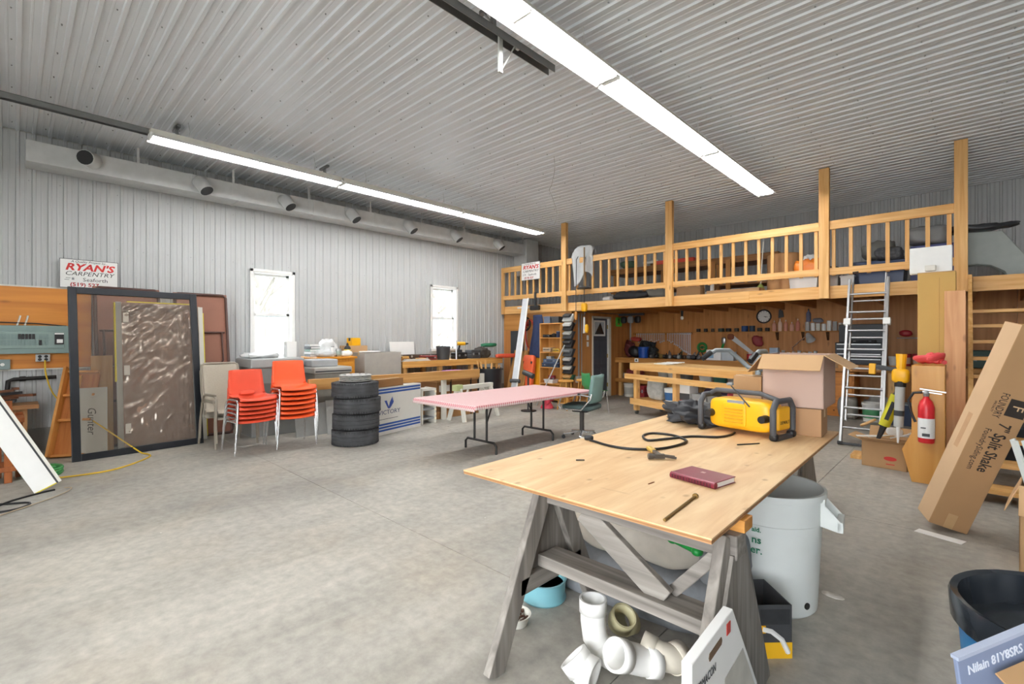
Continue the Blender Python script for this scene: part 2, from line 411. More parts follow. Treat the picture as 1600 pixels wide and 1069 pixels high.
ground = struct(obj('ground', B().box(-80, 80, -80, 80, -.35, -.25), mat('#C9C8C2', .9, 0, .1, 1)))
def bare_tree(x, y, h, first=[]):
    if first: dup(first[0], (x, y, -.25), x*3.1); return
    t = thing('bare_tree', 'leafless tree standing outside the left windows', 'tree', (x, y, -.25), 0, 'bare trees outside'); first.append(t); MT_ = mat('#8C857B', .9)
    obj('trunk', B().tube([(0, 0, 0), (.05, .03, 2.5), (-.05, .1, 5), (.1, 0, 8)], [.16, .12, .09, .03], 8), MT_, t); b = B(); rr = random.Random(3)
    for k in range(40):
        z = rr.uniform(1.2, 7); a = rr.uniform(0, 2*PI); L_ = rr.uniform(.8, 2.2)*(1.1-z/9); p = Vector((0, .04, z)); d = Vector((math.cos(a), math.sin(a), .9)); q = p+d*L_*.6; b.tube([p, q, p+d*L_+Vector((0, 0, .2))], [.035, .02, .008], 5)
        for m in range(2): e = q+Vector((rr.uniform(-.6, .6), rr.uniform(-.6, .6), rr.uniform(.2, .7))); b.tube([q, e], [.014, .005], 4)
    obj('branches', b, MT_, t)
for x_, y_ in ((-13.8, 10.4), (-17.2, 11.6), (-15.4, 13.6), (-19.5, 14.6), (-17.5, 17.0), (-13.2, 4.4), (-16.5, 5.6)): bare_tree(x_, y_, 8)
# windows
def window(n, y0, y1, z0, z1):
    t = bpy.data.objects.new('window_%d' % n, None); COL.objects.link(t); t.location = (XL, (y0+y1)/2, z0); t['kind'] = 'structure'
    hw, H = (y1-y0)/2, z1-z0
    b = B(); b.box(-.16, .02, -hw, -hw+.035, 0, H).box(-.16, .02, hw-.035, hw, 0, H).box(-.16, .02, -hw, hw, H-.035, H)
    obj('window_frame', b, M_WHITE, t, bev=.004)
    obj('trim', B().box(.0, .03, -hw-.03, -hw+.02, -.02, H+.03).box(.0, .03, hw-.02, hw+.03, -.02, H+.03).box(.0, .03, -hw-.03, hw+.03, H-.02, H+.03), M_WHITE, t, bev=.003)
    obj('window_sill', B().box(-.16, .05, -hw-.03, hw+.03, -.035, .02), M_WHITE, t, bev=.004)
    for i, (a, c, xo) in enumerate(((.02, H*.52, -.09), (H*.48, H-.03, -.12))):
        b = B(); b.box(xo-.015, xo+.015, -hw+.035, -hw+.085, a, c).box(xo-.015, xo+.015, hw-.085, hw-.035, a, c).box(xo-.015, xo+.015, -hw+.035, hw-.035, a, a+.045).box(xo-.015, xo+.015, -hw+.035, hw-.035, c-.045, c)
        s = obj('sash', b, M_WHITE, t, bev=.003)
        obj('pane', B().box(xo-.003, xo+.003, -hw+.08, hw-.08, a+.04, c-.04), M_GLASS, s)
    obj('sash_lock', B().box(-.075, -.055, -.05, .05, H*.52, H*.52+.02), M_WHITE, t)
for n, W_ in enumerate(WIN): window(n+1, *W_)

# closed room under the loft: front and side partition, door
wall_part = struct(obj('wall_partition', B().box(XL+.02, XC, YF+.10, YF+.16, 0, 2.14), mat('#7A5226', .8)))
for a, c, z0, z1 in ((XL+.02, -7.8, 0, 1.72), (-7.8, XC+.015, 0, 1.72), (XL+.02, -7.75, 1.725, 2.14), (-7.75, XC+.015, 1.725, 2.14)):
    obj('plywood_panel', B().box(a, c-.004, YF+.085, YF+.10, z0, z1), PLYWX if z0 else PLYW, wall_part)
DY0, DY1, DZ = 9.94, 10.80, 2.06
wall_side = struct(obj('wall_side', B().box(XC-.1, XC-.015, YF+.16, DY0, 0, 2.14).box(XC-.1, XC-.015, DY1, YB, 0, 2.14).box(XC-.1, XC-.015, DY0, DY1, DZ, 2.14), mat('#7A5226', .8)))
for y0, y1, z0, z1 in ((YF+.10, DY0, 0, 2.14), (DY1, YB-.03, 0, 2.14), (DY0, DY1, DZ, 2.14)):
    obj('plywood_panel', B().box(XC-.015, XC, y0, y1, z0, z1), PLYW, wall_side)
d1 = bpy.data.objects.new('door_1', None); COL.objects.link(d1); d1['kind'] = 'structure'; d1.location = (XC-.05, (DY0+DY1)/2, 0)
hw = (DY1-DY0)/2
obj('door_frame', B().box(-.05, .07, -hw, -hw+.05, 0, DZ).box(-.05, .07, hw-.11, hw, 0, DZ).box(-.05, .07, -hw, hw, DZ-.05, DZ), M_OFFW, d1, bev=.004)
db = obj('door_leaf', B().box(-.02, .02, -hw+.05, hw-.12, .01, DZ-.055), mat('#454A52', .5), d1, bev=.004)
for z0, z1 in ((.15, .75), (.85, 1.45)):
    for a, c in ((-.33, -.03), (.0, .27)): obj('door_panel', B().box(.02, .028, a, c, z0, z1), mat('#4D525B', .5), db, bev=.005)
obj('light_frame', B().box(.02, .035, -.32, .2, 1.56, 1.60).box(.02, .035, -.32, .2, 1.92, 1.96).box(.02, .035, -.32, -.28, 1.6, 1.92).box(.02, .035, .16, .2, 1.6, 1.92), M_WHITE, db)
obj('pane', B().box(.018, .026, -.28, .16, 1.6, 1.92), mat('#C9D2D6', .2), db)
obj('fan_light', B().prism([(-.26, 1.61), (.15, 1.61), (-.02, 1.9)], 'x', .026, .034), mat('#23262B', .2), db)
for z in (.25, 1.0, 1.75): obj('hinge', B().box(.0, .045, hw-.135, hw-.105, z, z+.1), mat('#B59A63', .35, .8), d1)
obj('threshold', B().box(-.05, .07, -hw+.05, hw-.11, 0, .02), M_ALU, d1)

# ------------------------------------------------------------------ loft
loft = thing('loft', 'pine mezzanine platform with posts and baluster railing along the back of the workshop', 'loft', (0, YF, 0))
PXS = [-6.87, -4.265, -1.655, -.06]
obj('rim_beam', B().box(XL+.03, -6.0, .03, .07, 2.14, 2.34), PX, loft, bev=.003)
obj('rim_beam', B().box(-6.0, -2.8, .03, .07, 2.14, 2.34), PX, loft, bev=.003)
obj('rim_beam', B().box(-2.8, -.02, .03, .07, 2.14, 2.34), PX, loft, bev=.003)
obj('rim_beam', B().box(.055, 2.4, .0, .07, 2.14, 2.34), PX, loft, bev=.003)
for a, c in ((XC, -4.3), (-4.3, -1.86), (-1.86, .0), (.0, 2.4)): obj('deck_sheet', B().box(a+.002, c-.002, .07, YB-YF-.03, 2.325, 2.343), JX, loft)
obj('deck_sheet', B().box(XL+.03, XC, .07, YB-YF-.03, 2.325, 2.343), JX, loft)
for k in range(16):
    xx = XC + .2 + k*.6
    obj('joist', B().box(xx, xx+.04, .07, YB-YF-.03, 2.14, 2.325), JY, loft)
for xx in PXS: obj('post', B().box(xx-.07, xx+.07, -.06, .03, 2.14, ZC), PZ, loft, bev=.004)
obj('post', B().box(XL+.03, XL+.11, -.03, .03, 2.14, 3.37), PZ, loft, bev=.003)
edges = [XL+.11] + PXS
for i, n in enumerate((9, 12, 12, 7)):
    a = edges[i] + (.0 if i == 0 else .07); c = edges[i+1] - .07
    obj('top_rail', B().box(a, c, -.03, .01, 3.235, 3.37), PX, loft, bev=.003)
    obj('bottom_rail', B().box(a, c, -.03, .01, 2.51, 2.62), PX, loft, bev=.003)
    for k in range(n):
        xx = a + .05 + (c-a-.1)*(k/(n-1) if i else (k+.6)/(n-.2))
        obj('baluster', B().box(xx-.025, xx+.025, .01, .045, 2.5, 3.36), PZ, loft, bev=.002)
# right of the last post: landing header and stairs
st = thing('staircase', 'open-riser pine staircase climbing to the loft beside the tall cardboard box', 'stairs', (0, 0, 0))
obj('stringer', B().prism([(6.0, 0), (6.25, 0), (8.94, 2.10), (8.94, 2.3), (8.86, 2.3)], 'x', .01, .05), PY, st)
obj('stringer', B().prism([(6.0, 0), (6.25, 0), (8.94, 2.10), (8.94, 2.3), (8.86, 2.3)], 'x', 1.0, 1.04), PY, st)
obj('newel', B().box(.01, .05, 8.86, 8.94, 0.0, 2.36), PZ, st, bev=.003)
for k in range(10):
    z = .13 + k*.193; yy = 6.12 + k*.262
    obj('tread', B().box(.05, 1.0, yy, yy+.26, z-.04, z), PX, st, bev=.003)

# ------------------------------------------------------------------ ceiling services
M_TUBE = mat('#FFFFFF', .4, 0, 0, emit=TUBE)
M_REFL = mat('#F4F4F2', .35, 0, 0)
def fixture(x, y0, label, first=[None], group='suspended fluorescent strip lights'):
    if first[0] is not None: return dup(first[0], (x, y0, 3.93), 0, label)
    t = thing('strip_light', label, 'light', (x, y0, 3.93), 0, group); first[0] = t
    L_ = 2.42
    obj('housing', B().box(-.05, .05, .01, L_, .03, .09), M_OFFW, t, bev=.003)
    obj('reflector', B().add([(-.14,0,-.03),(-.05,0,.03),(.05,0,.03),(.14,0,-.03),(-.14,L_,-.03),(-.05,L_,.03),(.05,L_,.03),(.14,L_,-.03)], [(0,1,5,4),(1,2,6,5),(2,3,7,6)]), M_REFL, t, solid=.003)
    for s in (-1, 1):
        for k in (0, 1): obj('fluorescent_tube', B().cone((s*.055, .03+k*1.2, -.005), (s*.055, 1.19+k*1.2, -.005), .018, .018, 10), M_TUBE, t)
    for yy in (.015, 1.21, 2.405): obj('lamp_holder', B().box(-.09, .09, yy-.012, yy+.012, -.02, .03), M_WHITE, t)
    for yy in (.4, 2.0): obj('hanger_chain', B().tube([(-.03, yy, .09), (0, yy+.02, .18), (0, yy, ZC-3.93)], .004, 5).tube([(.03, yy, .09), (0, yy+.02, .18)], .004, 5), M_GALV, t)
    return t
for k in range(3): fixture(-7.1, 1.12+k*2.44, ['strip light nearest the camera in the left ceiling row','middle strip light of the left ceiling row','strip light at the loft end of the left ceiling row'][k])
for k in range(5): fixture(-2.42, -3.45+k*2.44, ['strip light by the front wall in the right ceiling row','second strip light of the right ceiling row from the front wall','strip light at the top edge of the photo in the right ceiling row','next-to-last strip light of the right ceiling row before the loft','strip light at the loft end of the right ceiling row'][k])

# overhead door tracks
def track(x, y1, label):
    Z_ = 4.06 if x < -5 else 3.98; t = thing('door_track', label, 'door track', (x, 0, Z_))
    obj('rail', B().box(-.04, .04, YN+.02, y1, .03, .036).box(-.04, -.034, YN+.02, y1, -.03, .036).box(.034, .04, YN+.02, y1, -.03, .036), M_DARKGALV, t)
    for yy in (y1-2.7, y1-.75):
        if yy < -1: continue
        obj('hanger', B().box(-.02, .02, yy-.015, yy+.015, .03, ZC-Z_).box(-.15, .12, yy-.02, yy+.02, ZC-Z_-.03, ZC-Z_), M_DARKGALV, t)
        obj('brace', B().beam((-.12, yy, ZC-Z_-.02), (0, yy+.12, .03), .03, .006), M_DARKGALV, t)
    return t
track(-7.35, 4.15, 'grey steel overhead door track beside the left row of strip lights')
tt = track(-2.78, 3.44, 'short grey steel door track end beside the right row of strip lights')
br = B(); br.box(-.02, .0, 2.76, 2.8, -.28, .03).box(.0, .02, 2.95, 2.98, -.02, .03)
br.beam((-.01, 2.78, -.27), (0, 2.96, .03), .025, .006)
obj('perforated_angle', br, M_LGREY, tt)
# loose wire hanging from the ceiling
p0 = fl(865, 243, ZC)
wire = [p0 + Vector((.05*math.sin(i*.8)*(.3+.05*i), .05*math.cos(i*.6)*(.2+.04*i) - .05*(i==6), -.013 - .085*i)) for i in range(13)]
tag(obj('hanging_wire', B().tube(wire, .004, 5), M_LGREY), 'thin loose wire dangling from the ceiling in front of the loft', 'wire')

# air duct with seven outlets
du = thing('air_duct', 'long galvanized rectangular air duct with round outlets along the left wall top', 'duct', (-8.55, 0, 3.74))
yy = .1
for k in range(8):
    y1 = min(yy + 1.22, 9.44); obj('duct_section', B().box(-.40, 0, yy+.003, y1-.003, 0, .27), M_GALV, du, bev=.004)
    obj('drive_cleat', B().box(-.405, .006, y1-.02, y1+.02, -.006, .276), M_GALV, du)
    obj('strap', B().box(.0, .004, y1-.11, y1-.08, 0, ZC-3.74), M_GALV, du); yy = y1
obj('plenum', B().box(-.42, .05, 9.46, 9.95, -.55, .42), M_GALV, du, bev=.004)
for k, yv in enumerate((.73, 1.98, 3.23, 4.45, 5.75, 6.99, 8.37)):
    o_ = obj('outlet_collar', B().box(0, .012, yv-.11, yv+.11, .04, .25), M_GALV, du)
    dirs = (Vector((.75, -.45, -.12)) if k == 0 else Vector((.5, .35, -.8))).normalized()
    a = Vector((.0, yv, .15)); m1 = a + Vector((.07, 0, 0)); e = m1 + dirs*.17
    obj('outlet_elbow', B().tube([a, a+Vector((.04, 0, 0)), m1, m1+dirs*.05, e], .1, 16), M_GALV, o_, smooth=40)
    obj('outlet_mouth', B().cone(e-dirs*.01, e+dirs*.004, .092, .092, 16), M_BLACK, o_)

# ================================================================== generic small things
def carton(name, label, loc, rz, size, m=None, tape=None, flaps=False, group=None, z=0):
    t = thing(name, label, 'box', (loc[0], loc[1], z if len(loc) < 3 else loc[2]), rz, group); w_, d_, h_ = size; m = m or M_CARD
    if not flaps:
        obj('carton_body', B().box(-w_/2, w_/2, -d_/2, d_/2, 0, h_), m, t, bev=.004)
        obj('tape', B().box(-w_/2-.001, w_/2+.001, -.025, .025, h_-.06, h_+.001).box(-w_/2-.001, w_/2+.001, -.025, .025, h_, h_+.0015), tape or mat('#C7A878', .3), t)
    else:
        k = .006
        obj('carton_body', B().box(-w_/2, w_/2, -d_/2, -d_/2+k, 0, h_).box(-w_/2, w_/2, d_/2-k, d_/2, 0, h_).box(-w_/2, -w_/2+k, -d_/2, d_/2, 0, h_).box(w_/2-k, w_/2, -d_/2, d_/2, 0, h_).box(-w_/2, w_/2, -d_/2, d_/2, 0, k), m, t)
        f = min(d_, w_)*.45
        a = 1.0
        def flap(p, q, out, ang):
            p, q = Vector(p), Vector(q); o = Vector(out); n_ = o*math.cos(ang) + Vector((0, 0, math.sin(ang)))
            th = (q-p).normalized().cross(n_)*.005
            v = [p, q, q+n_*f, p+n_*f]; b = B(); b.add([x for x in v] + [x+th for x in v], [(0,1,2,3),(7,6,5,4),(0,1,5,4),(1,2,6,5),(2,3,7,6),(3,0,4,7)])
            obj('flap', b, M_CARD2, t)
        A = flaps
        flap((-w_/2,-d_/2,h_), (w_/2,-d_/2,h_), (0,-1,0), A[0]); flap((w_/2,d_/2,h_), (-w_/2,d_/2,h_), (0,1,0), A[1])
        flap((-w_/2,d_/2,h_), (-w_/2,-d_/2,h_), (-1,0,0), A[2]); flap((w_/2,-d_/2,h_), (w_/2,d_/2,h_), (1,0,0), A[3])
    return t
def can(name, label, cat, loc, r, h, m, lid=None, band=None, group=None):
    t = thing(name, label, cat, loc, 0, group)
    obj('can_body', B().lathe([(r*.96, 0), (r, .004), (r, h-.006), (r*.97, h)], 18), m, t, smooth=40)
    obj('lid', B().lathe([(r*.98, h), (r*.98, h+.008), (r*.9, h+.01)], 18), lid or M_ALU, t, smooth=40)
    if band: obj('paper_band', B().lathe([(r*1.01, h*.2), (r*1.012, h*.22), (r*1.012, h*.75), (r*1.01, h*.77)], 18), band, t, smooth=40)
    return t
def bottle(name, label, loc, r, h, m, cap=None, band=None, group=None):
    t = thing(name, label, 'bottle', loc, 0, group)
    obj('bottle_body', B().lathe([(r*.9, 0), (r, .008), (r, h*.6), (r*.75, h*.72), (r*.35, h*.8), (r*.33, h*.86)], 14), m, t, smooth=40)
    obj('cap', B().lathe([(r*.36, h*.86), (r*.36, h*.9), (r*.12, h)], 12), cap or M_WHITE, t, smooth=40)
    if band: obj('paper_band', B().lathe([(r*1.02, h*.15), (r*1.025, h*.16), (r*1.025, h*.5), (r*1.02, h*.51)], 14), band, t, smooth=40)
    return t
def pail(name, label, loc, r, h, m, band=None, lid=None, handle=True, group=None, fill=None):
    t = thing(name, label, 'bucket', loc, 0, group)
    pr_ = [(r*.84, 0), (r*.97, h*.86), (r*1.03, h*.87), (r*1.03, h*.9), (r, h*.91), (r, h), (r*.96, h), (r*.93, h*.8), (r*.8, .01)]
    obj('pail_body', B().lathe(pr_, 24), m, t, smooth=40)
    if band: obj('paper_band', B().lathe([(r*.875, h*.18), (r*.88, h*.18), (r*.96, h*.7), (r*.955, h*.7)], 24), band, t, smooth=40)
    if lid: obj('lid', B().lathe([(r*1.05, h-.02), (r*1.05, h+.01), (r*.9, h+.015), (r*.88, h+.008)], 24), lid, t, smooth=40)
    elif fill: obj('contents', B().lathe([(r*.9, h*.8), (0, h*.84)], 20), fill, t)
    if handle: obj('handle', B().tube([(r*1.03*math.cos(a), r*.35*math.sin(a)-r*.5*math.sin(a)**2, h*.88 - .5*r*math.sin(a)) for a in [PI*k/10 for k in range(11)]], .004, 6), M_ALU, t)
    return t
def tote(name, label, loc, rz, size, m, lid=None, group=None, cat='bin'):
    t = thing(name, label, cat, loc, rz, group); w_, d_, h_ = size; b = B(); k = .92
    lo = [(-w_/2*k, -d_/2*k), (w_/2*k, -d_/2*k), (w_/2*k, d_/2*k), (-w_/2*k, d_/2*k)]; hi = [(-w_/2, -d_/2), (w_/2, -d_/2), (w_/2, d_/2), (-w_/2, d_/2)]
    b.add([(x, y, 0) for x, y in lo] + [(x, y, h_) for x, y in hi], [(3,2,1,0),(0,1,5,4),(1,2,6,5),(2,3,7,6),(3,0,4,7)] + ([(4,5,6,7)] if lid else []))
    obj('bin_body', b, m, t, solid=.004)
    rb = B().box(-w_/2-.012, w_/2+.012, -d_/2-.012, -d_/2+.006, h_-.025, h_).box(-w_/2-.012, w_/2+.012, d_/2-.006, d_/2+.012, h_-.025, h_).box(-w_/2-.012, -w_/2+.006, -d_/2, d_/2, h_-.025, h_).box(w_/2-.006, w_/2+.012, -d_/2, d_/2, h_-.025, h_)
    obj('rim', rb, m, t)
    if lid: obj('lid', B().box(-w_/2-.015, w_/2+.015, -d_/2-.015, d_/2+.015, h_, h_+.025), lid, t, bev=.008)
    return t
def heap(name, label, cat, loc, size, m, amp=.25, fr=5, e=.75, rz=0, group=None, extra=None):
    b = B().sell((0, 0, size[2]/2), size, e, 36, 20, amp, fr)
    b.v = [tuple(Vector(v)*(1+.45*amp*noise.noise(Vector(v)*fr*2.7+Vector(loc)))) for v in b.v]
    zmin = min(v[2] for v in b.v); b.v = [(x, y, max(0, z - zmin*.5) if z < 0 else z) for x, y, z in b.v]
    o = obj(name, b, m, smooth=80); o.location = loc; o.rotation_euler = (0, 0, rz); tag(o, label, cat, group)
    return o
def case(name, label, loc, rz, size, m, latch=None, handle=True, cat='tool case', group=None):
    t = thing(name, label, cat, loc, rz, group); w_, d_, h_ = size
    obj('case_base', B().box(-w_/2, w_/2, -d_/2, d_/2, 0, h_*.52), m, t, bev=min(.015, h_*.15))
    obj('case_lid', B().box(-w_/2, w_/2, -d_/2, d_/2, h_*.54, h_), m, t, bev=min(.015, h_*.15))
    for s in (-.3, .3): obj('latch', B().box(s*w_-.02, s*w_+.02, -d_/2-.006, -d_/2+.002, h_*.4, h_*.68), latch or M_GREY, t)
    if handle: obj('handle', B().tube([(-.06, -d_/2, h_*.5), (-.06, -d_/2-.03, h_*.5), (.06, -d_/2-.03, h_*.5), (.06, -d_/2, h_*.5)], .007, 6), M_BLACK, t)
    return t
def lean(name, label, cat, p0, p1, h, back, group=None):
    p0, p1 = Vector(p0), Vector(p1); X = (p1-p0).normalized(); Y = Vector((-X.y, X.x, 0))
    return thing(name, label, cat, group=group, M=frame_M(p0, p1, p0 + Y*back + Vector((0, 0, math.sqrt(h*h-back*back)))))

# ================================================================== LEFT WALL, NEAR END
pb = thing('backboard', 'orange-stained plywood backboard behind the grey breaker panel', 'board', (XL+.01, 0, 1.1))
obj('plywood_sheet', B().box(0, .02, -1.5, .76, 0, 1.08), PLYWX if False else wood('#D98F38', '#C0742A', 'y', .45, .4, gs=.5), pb, bev=.003)
obj('edge_strip', B().box(0, .02, -1.5, .78, 1.08, 1.10), M_OFFW, pb); obj('edge_strip', B().box(0, .02, -1.5, .78, -.02, 0), M_OFFW, pb)
bpn = thing('breaker_panel', 'grey electrical breaker panel on the orange backboard', 'breaker panel', (XL+.031, 0, 1.3))
MG = mat('#7F9490', .45, .1)
obj('cabinet', B().box(0, .09, -.42, .55, 0, .37), MG, bpn, bev=.006)
obj('door', B().box(.09, .10, -.28, .47, .07, .29), mat('#8CA09B', .45, .1), bpn, bev=.004)
for k in range(18): obj('breaker', B().box(.1, .108, -.25+k*.032, -.223+k*.032, .19, .26), M_BLACK if k >= 9 and k < 14 else MG, bpn)
for k in range(18): obj('breaker', B().box(.1, .108, -.25+k*.032, -.223+k*.032, .11, .18), M_BLACK if k in (0, 1, 15) else MG, bpn)
obj('main_breaker', B().box(.09, .115, .38, .47, .12, .28), M_BLACK, bpn); obj('switch_label', B().box(.116, .118, .40, .46, .14, .19).box(.116, .118, .38, .47, .255, .275), M_WHITE, bpn)
for yv in (.03, .1): obj('cable', B().tube([(.02, yv, .37), (.015, yv+.02, .45), (.0, yv+.03, .5)], .01, 6), M_OFFW, bpn)
obj('black_cable', B().tube([(.02, -.42, .38), (.02, -.2, .41), (.02, .2, .4), (.02, .5, .37)], .008, 6), M_BLACK, bpn)
ob = thing('outlet_box', 'grey four-socket outlet box under the breaker panel with the yellow cord plugged in', 'outlet', (XL+.031, .27, 1.19))
obj('box_cover', B().box(0, .05, -.07, .07, 0, .1), M_ALU, ob, bev=.004)
for a in (-.03, .03):
    for z in (.03, .07): obj('socket', B().cone((.05, a, z), (.054, a, z), .019, .019, 12), M_BLACK, ob)
sw = thing('junction_box', 'square grey outlet box left below the breaker panel', 'outlet', (XL+.031, -.13, 1.1))
obj('box_cover', B().box(0, .05, -.1, .1, 0, .13), mat('#7E8E8D', .4, .3), sw, bev=.004)
for a in (-.03, .03): obj('socket', B().cone((.05, a, .065), (.054, a, .065), .02, .02, 12), M_WHITE, sw)
tag(obj('gas_pipe', B().tube([(XL+.08, .4, .98), (XL+.08, 0, .97), (XL+.08, -.05, .95), (XL+.08, -.06, .8), (XL+.1, -.06, .6)], .025, 10).cone((XL+.08, .05, .972), (XL+.08, .11, .974), .033, .033, 10).cone((XL+.08, -.06, .78), (XL+.08, -.06, .84), .034, .034, 10), mat('#2A2827', .5, .4), smooth=40), 'black iron pipe with an elbow running along the wall below the backboard', 'pipe')
# company sign standing on the backboard
def sign(loc, rz, label, w_, h_, sc=1.0):
    t = thing('company_sign', label, 'sign', loc, rz)
    obj('sign_board', B().box(0, w_, -.008, .0, 0, h_), M_WHITE, t, bev=.001)
    e = .006
    obj('border', B().box(0, w_, -.0095, -.008, 0, e).box(0, w_, -.0095, -.008, h_-e, h_).box(0, e, -.0095, -.008, 0, h_).box(w_-e, w_, -.0095, -.008, 0, h_), M_DGREY, t)
    R = (PI/2, 0, 0); k = w_/.6; yo = -.0085
    text('A Quality Project by...', .042*k, M_BLACK, t, (w_/2, yo, h_*.92), R, 'CENTER', shear=.25)
    text("RYAN'S", .125*k, mat('#C8231F', .5), t, (w_/2, yo, h_*.72), R, 'CENTER', sx=1.2, shear=.25, bold=.004*k)
    text('CARPENTRY', .078*k, M_BLACK, t, (w_/2, yo, h_*.5), R, 'CENTER', sx=1.15, shear=.25)
    text('Seaforth', .07*k, M_BLACK, t, (w_*.60, yo, h_*.3), R, 'CENTER', sx=1.1)
    text('(519) 527-1968' if False else '(519) 527', .068*k, mat('#A8201C', .5), t, (w_*.17, yo, h_*.12), R, 'LEFT', sx=1.1, bold=.002*k)
    b = B().box(w_*.08, w_*.16, yo-.001, yo, h_*.27, h_*.29).box(w_*.1, w_*.18, yo-.001, yo, h_*.33, h_*.35).box(w_*.2, w_*.24, yo-.001, yo, h_*.28, h_*.36)
    obj('emblem', b, M_GREY, t)
    return t
sign((XL+.05, .43, 2.2), PI/2, 'white company sign standing on the backboard by the left wall', .62, .40)
# timber frame leaning under the panel, boards behind the screen frame
t = lean('jamb_frame', 'orange pine door jamb frame leaning under the breaker panel', 'door jamb', (-8.3, .31, 0), (-8.12, .66, 0), 1.17, .42)
obj('side_board', B().box(0, .03, -.12, .02, 0, 1.17), wood('#D79A52', '#BC7A34', 'z'), t, bev=.002)
obj('back_board', B().box(.03, .36, -.0, .02, 0, 1.1), wood('#C98343', '#AE6429', 'z'), t, bev=.002)
for z in (.0, .45, .78, 1.1): obj('cross_piece', B().box(.03, .36, -.06, .0, z, z+.03), wood('#D79A52', '#BC7A34', 'x'), t, bev=.002)
obj('loose_strip', B().box(.16, .2, -.09, -.06, .6, 1.05), wood('#E0AE68', '#C98F48', 'z'), t, bev=.002)
t = lean('pine_plank', 'wide pine board standing behind the black screen frame', 'board', (-8.3, .66, 0), (-8.28, .97, 0), 1.30, .3)
obj('board_face', B().box(.04, .27, .0, .02, 0, 1.30), wood('#D0A36A', '#B98A50', 'z'), t, bev=.002)
t = lean('foam_sheet', 'white foam panel with the word Gunter handwritten on it behind the screen frame', 'panel', (-8.16, .56, 0), (-8.13, .86, 0), .88, .25)
obj('panel_face', B().box(0, .29, -.02, .0, 0, .88), mat('#C9CCC8', .6, 0, .06), t, bev=.002)
text('Gunter', .12, M_DGREY, t, (.13, -.021, .62), (PI/2, PI/2, 0), 'LEFT', shear=.2, name='handwriting')
obj('handwriting', B().beam((.1, -.021, .78), (.13, -.021, .74), .006, .001).beam((.13, -.021, .74), (.2, -.021, .77), .006, .001), M_DGREY, t)
# folding tables stood on end against the wall
def brown_table(p0, p1, h, back, label):
    t = lean('folding_table', label, 'folding table', p0, p1, h, back, 'brown folding tables stood on end'); w_ = (Vector(p1)-Vector(p0)).length
    MB, MD = mat('#8E5F4C', .6, 0, .05), mat('#4E3128', .5)
    obj('tabletop', B().box(0, w_, .0, .02, .0, h), MB, t, bev=.006)
    rim = [(x, -.02, z) for x, z in ((.06, .02), (w_-.06, .02), (w_-.02, .06), (w_-.02, h-.06), (w_-.06, h-.02), (.06, h-.02), (.02, h-.06), (.02, .06))]
    obj('edge_rim', B().tube(rim, .02, 8, True), MD, t, smooth=50)
    for z0, s in ((h*.28, -1), (h*.72, 1)):
        l = obj('folding_leg', B().tube([(.1, -.02, z0), (.1, -.03, z0+s*.0), (.1, -.035, z0-s*.45), (.14, -.035, z0-s*.5), (w_-.14, -.035, z0-s*.5), (w_-.1, -.035, z0-s*.45), (w_-.1, -.02, z0)], .014, 8).tube([(.06, -.02, z0), (w_-.06, -.02, z0)], .014, 8), MD, t, smooth=50)
        obj('brace', B().tube([(w_/2, -.03, z0-s*.45), (w_/2, -.03, z0-s*.15), (w_*.3, -.03, z0)], .01, 6), MD, l)
    return t
brown_table((-8.5, .78, 0), (-8.55, 1.55, 0), 2.26, .33, 'brown folding table on end, the one behind the black screen frame')
brown_table((-8.42, 1.68, 0), (-8.42, 2.41, 0), 2.24, .36, 'brown folding table on end beside the window, partly behind the beige chairs')
# plastic-wrapped panels and the black screen frame
t = lean('wrapped_panel', 'brown panel wrapped in shiny clear plastic behind the black screen frame', 'panel', (-8.1, .98, .03), (-8.13, 1.85, .03), 1.98, .22)
obj('panel_core', B().box(.0, .87, 0.0, .05, 0, 1.98), mat('#A98674', .7, 0, .08, 3), t, bev=.003)
obj('edge_guard', B().box(-.025, .035, -.012, .05, 0, 1.98), mat('#A9ABAA', .35, .2), t, bev=.003)
obj('yellow_edge', B().box(-.04, -.025, -.005, .05, .9, 1.97).box(.1, .85, .0, .05, 1.98, 1.995), mat('#E3D21C', .5), t)
for z in (.2, .98, 1.7): obj('tape_tab', B().box(.05, .11, -.024, -.022, z, z+.13), M_WHITE, t)
def wrapf(u, v):
    q = Vector((u*3+v*4, v*14-u*5, 1.3)); q2 = Vector((u*16, v*7+u*9, 4.1))
    return (.035+u*.83, -.03+.022*abs(noise.noise(q))+.012*abs(noise.noise(q2))+.02*abs(noise.noise(Vector((u*2, v*3, 9)))), v*1.97)
obj('plastic_wrap', B().grid(wrapf, 44, 96), clear('stretch_wrap', '#E6DCD4', .26, .86, 0, .14), t)
obj('foot_rail', B().box(.0, .87, -.03, .05, -.03, .02), M_BLACKM, t)
t = lean('wrapped_panel', 'second wrapped panel with a white edge showing right of the black screen frame', 'panel', (-8.18, 1.50, 0), (-8.2, 1.99, 0), 2.0, .24)
obj('panel_core', B().box(.0, .47, .02, .07, 0, 2.0), mat('#A88A72', .6, 0, .08), t, bev=.003)
obj('edge_guard', B().box(.44, .50, .0, .08, 0, 1.99), M_OFFW, t, bev=.003); obj('yellow_edge', B().box(.5, .51, .0, .03, .05, 1.9), mat('#E3D21C', .5), t)
t = thing('screen_frame', 'large black aluminium screen frame leaning in front of wrapped panels', 'screen', M=frame_M((-7.82, .485, 0), (-7.93, 1.93, 0), (-8.12, .47, 2.14)))
W_, H_ = 1.40, 2.17; MF = mat('#25282D', .35, .3)
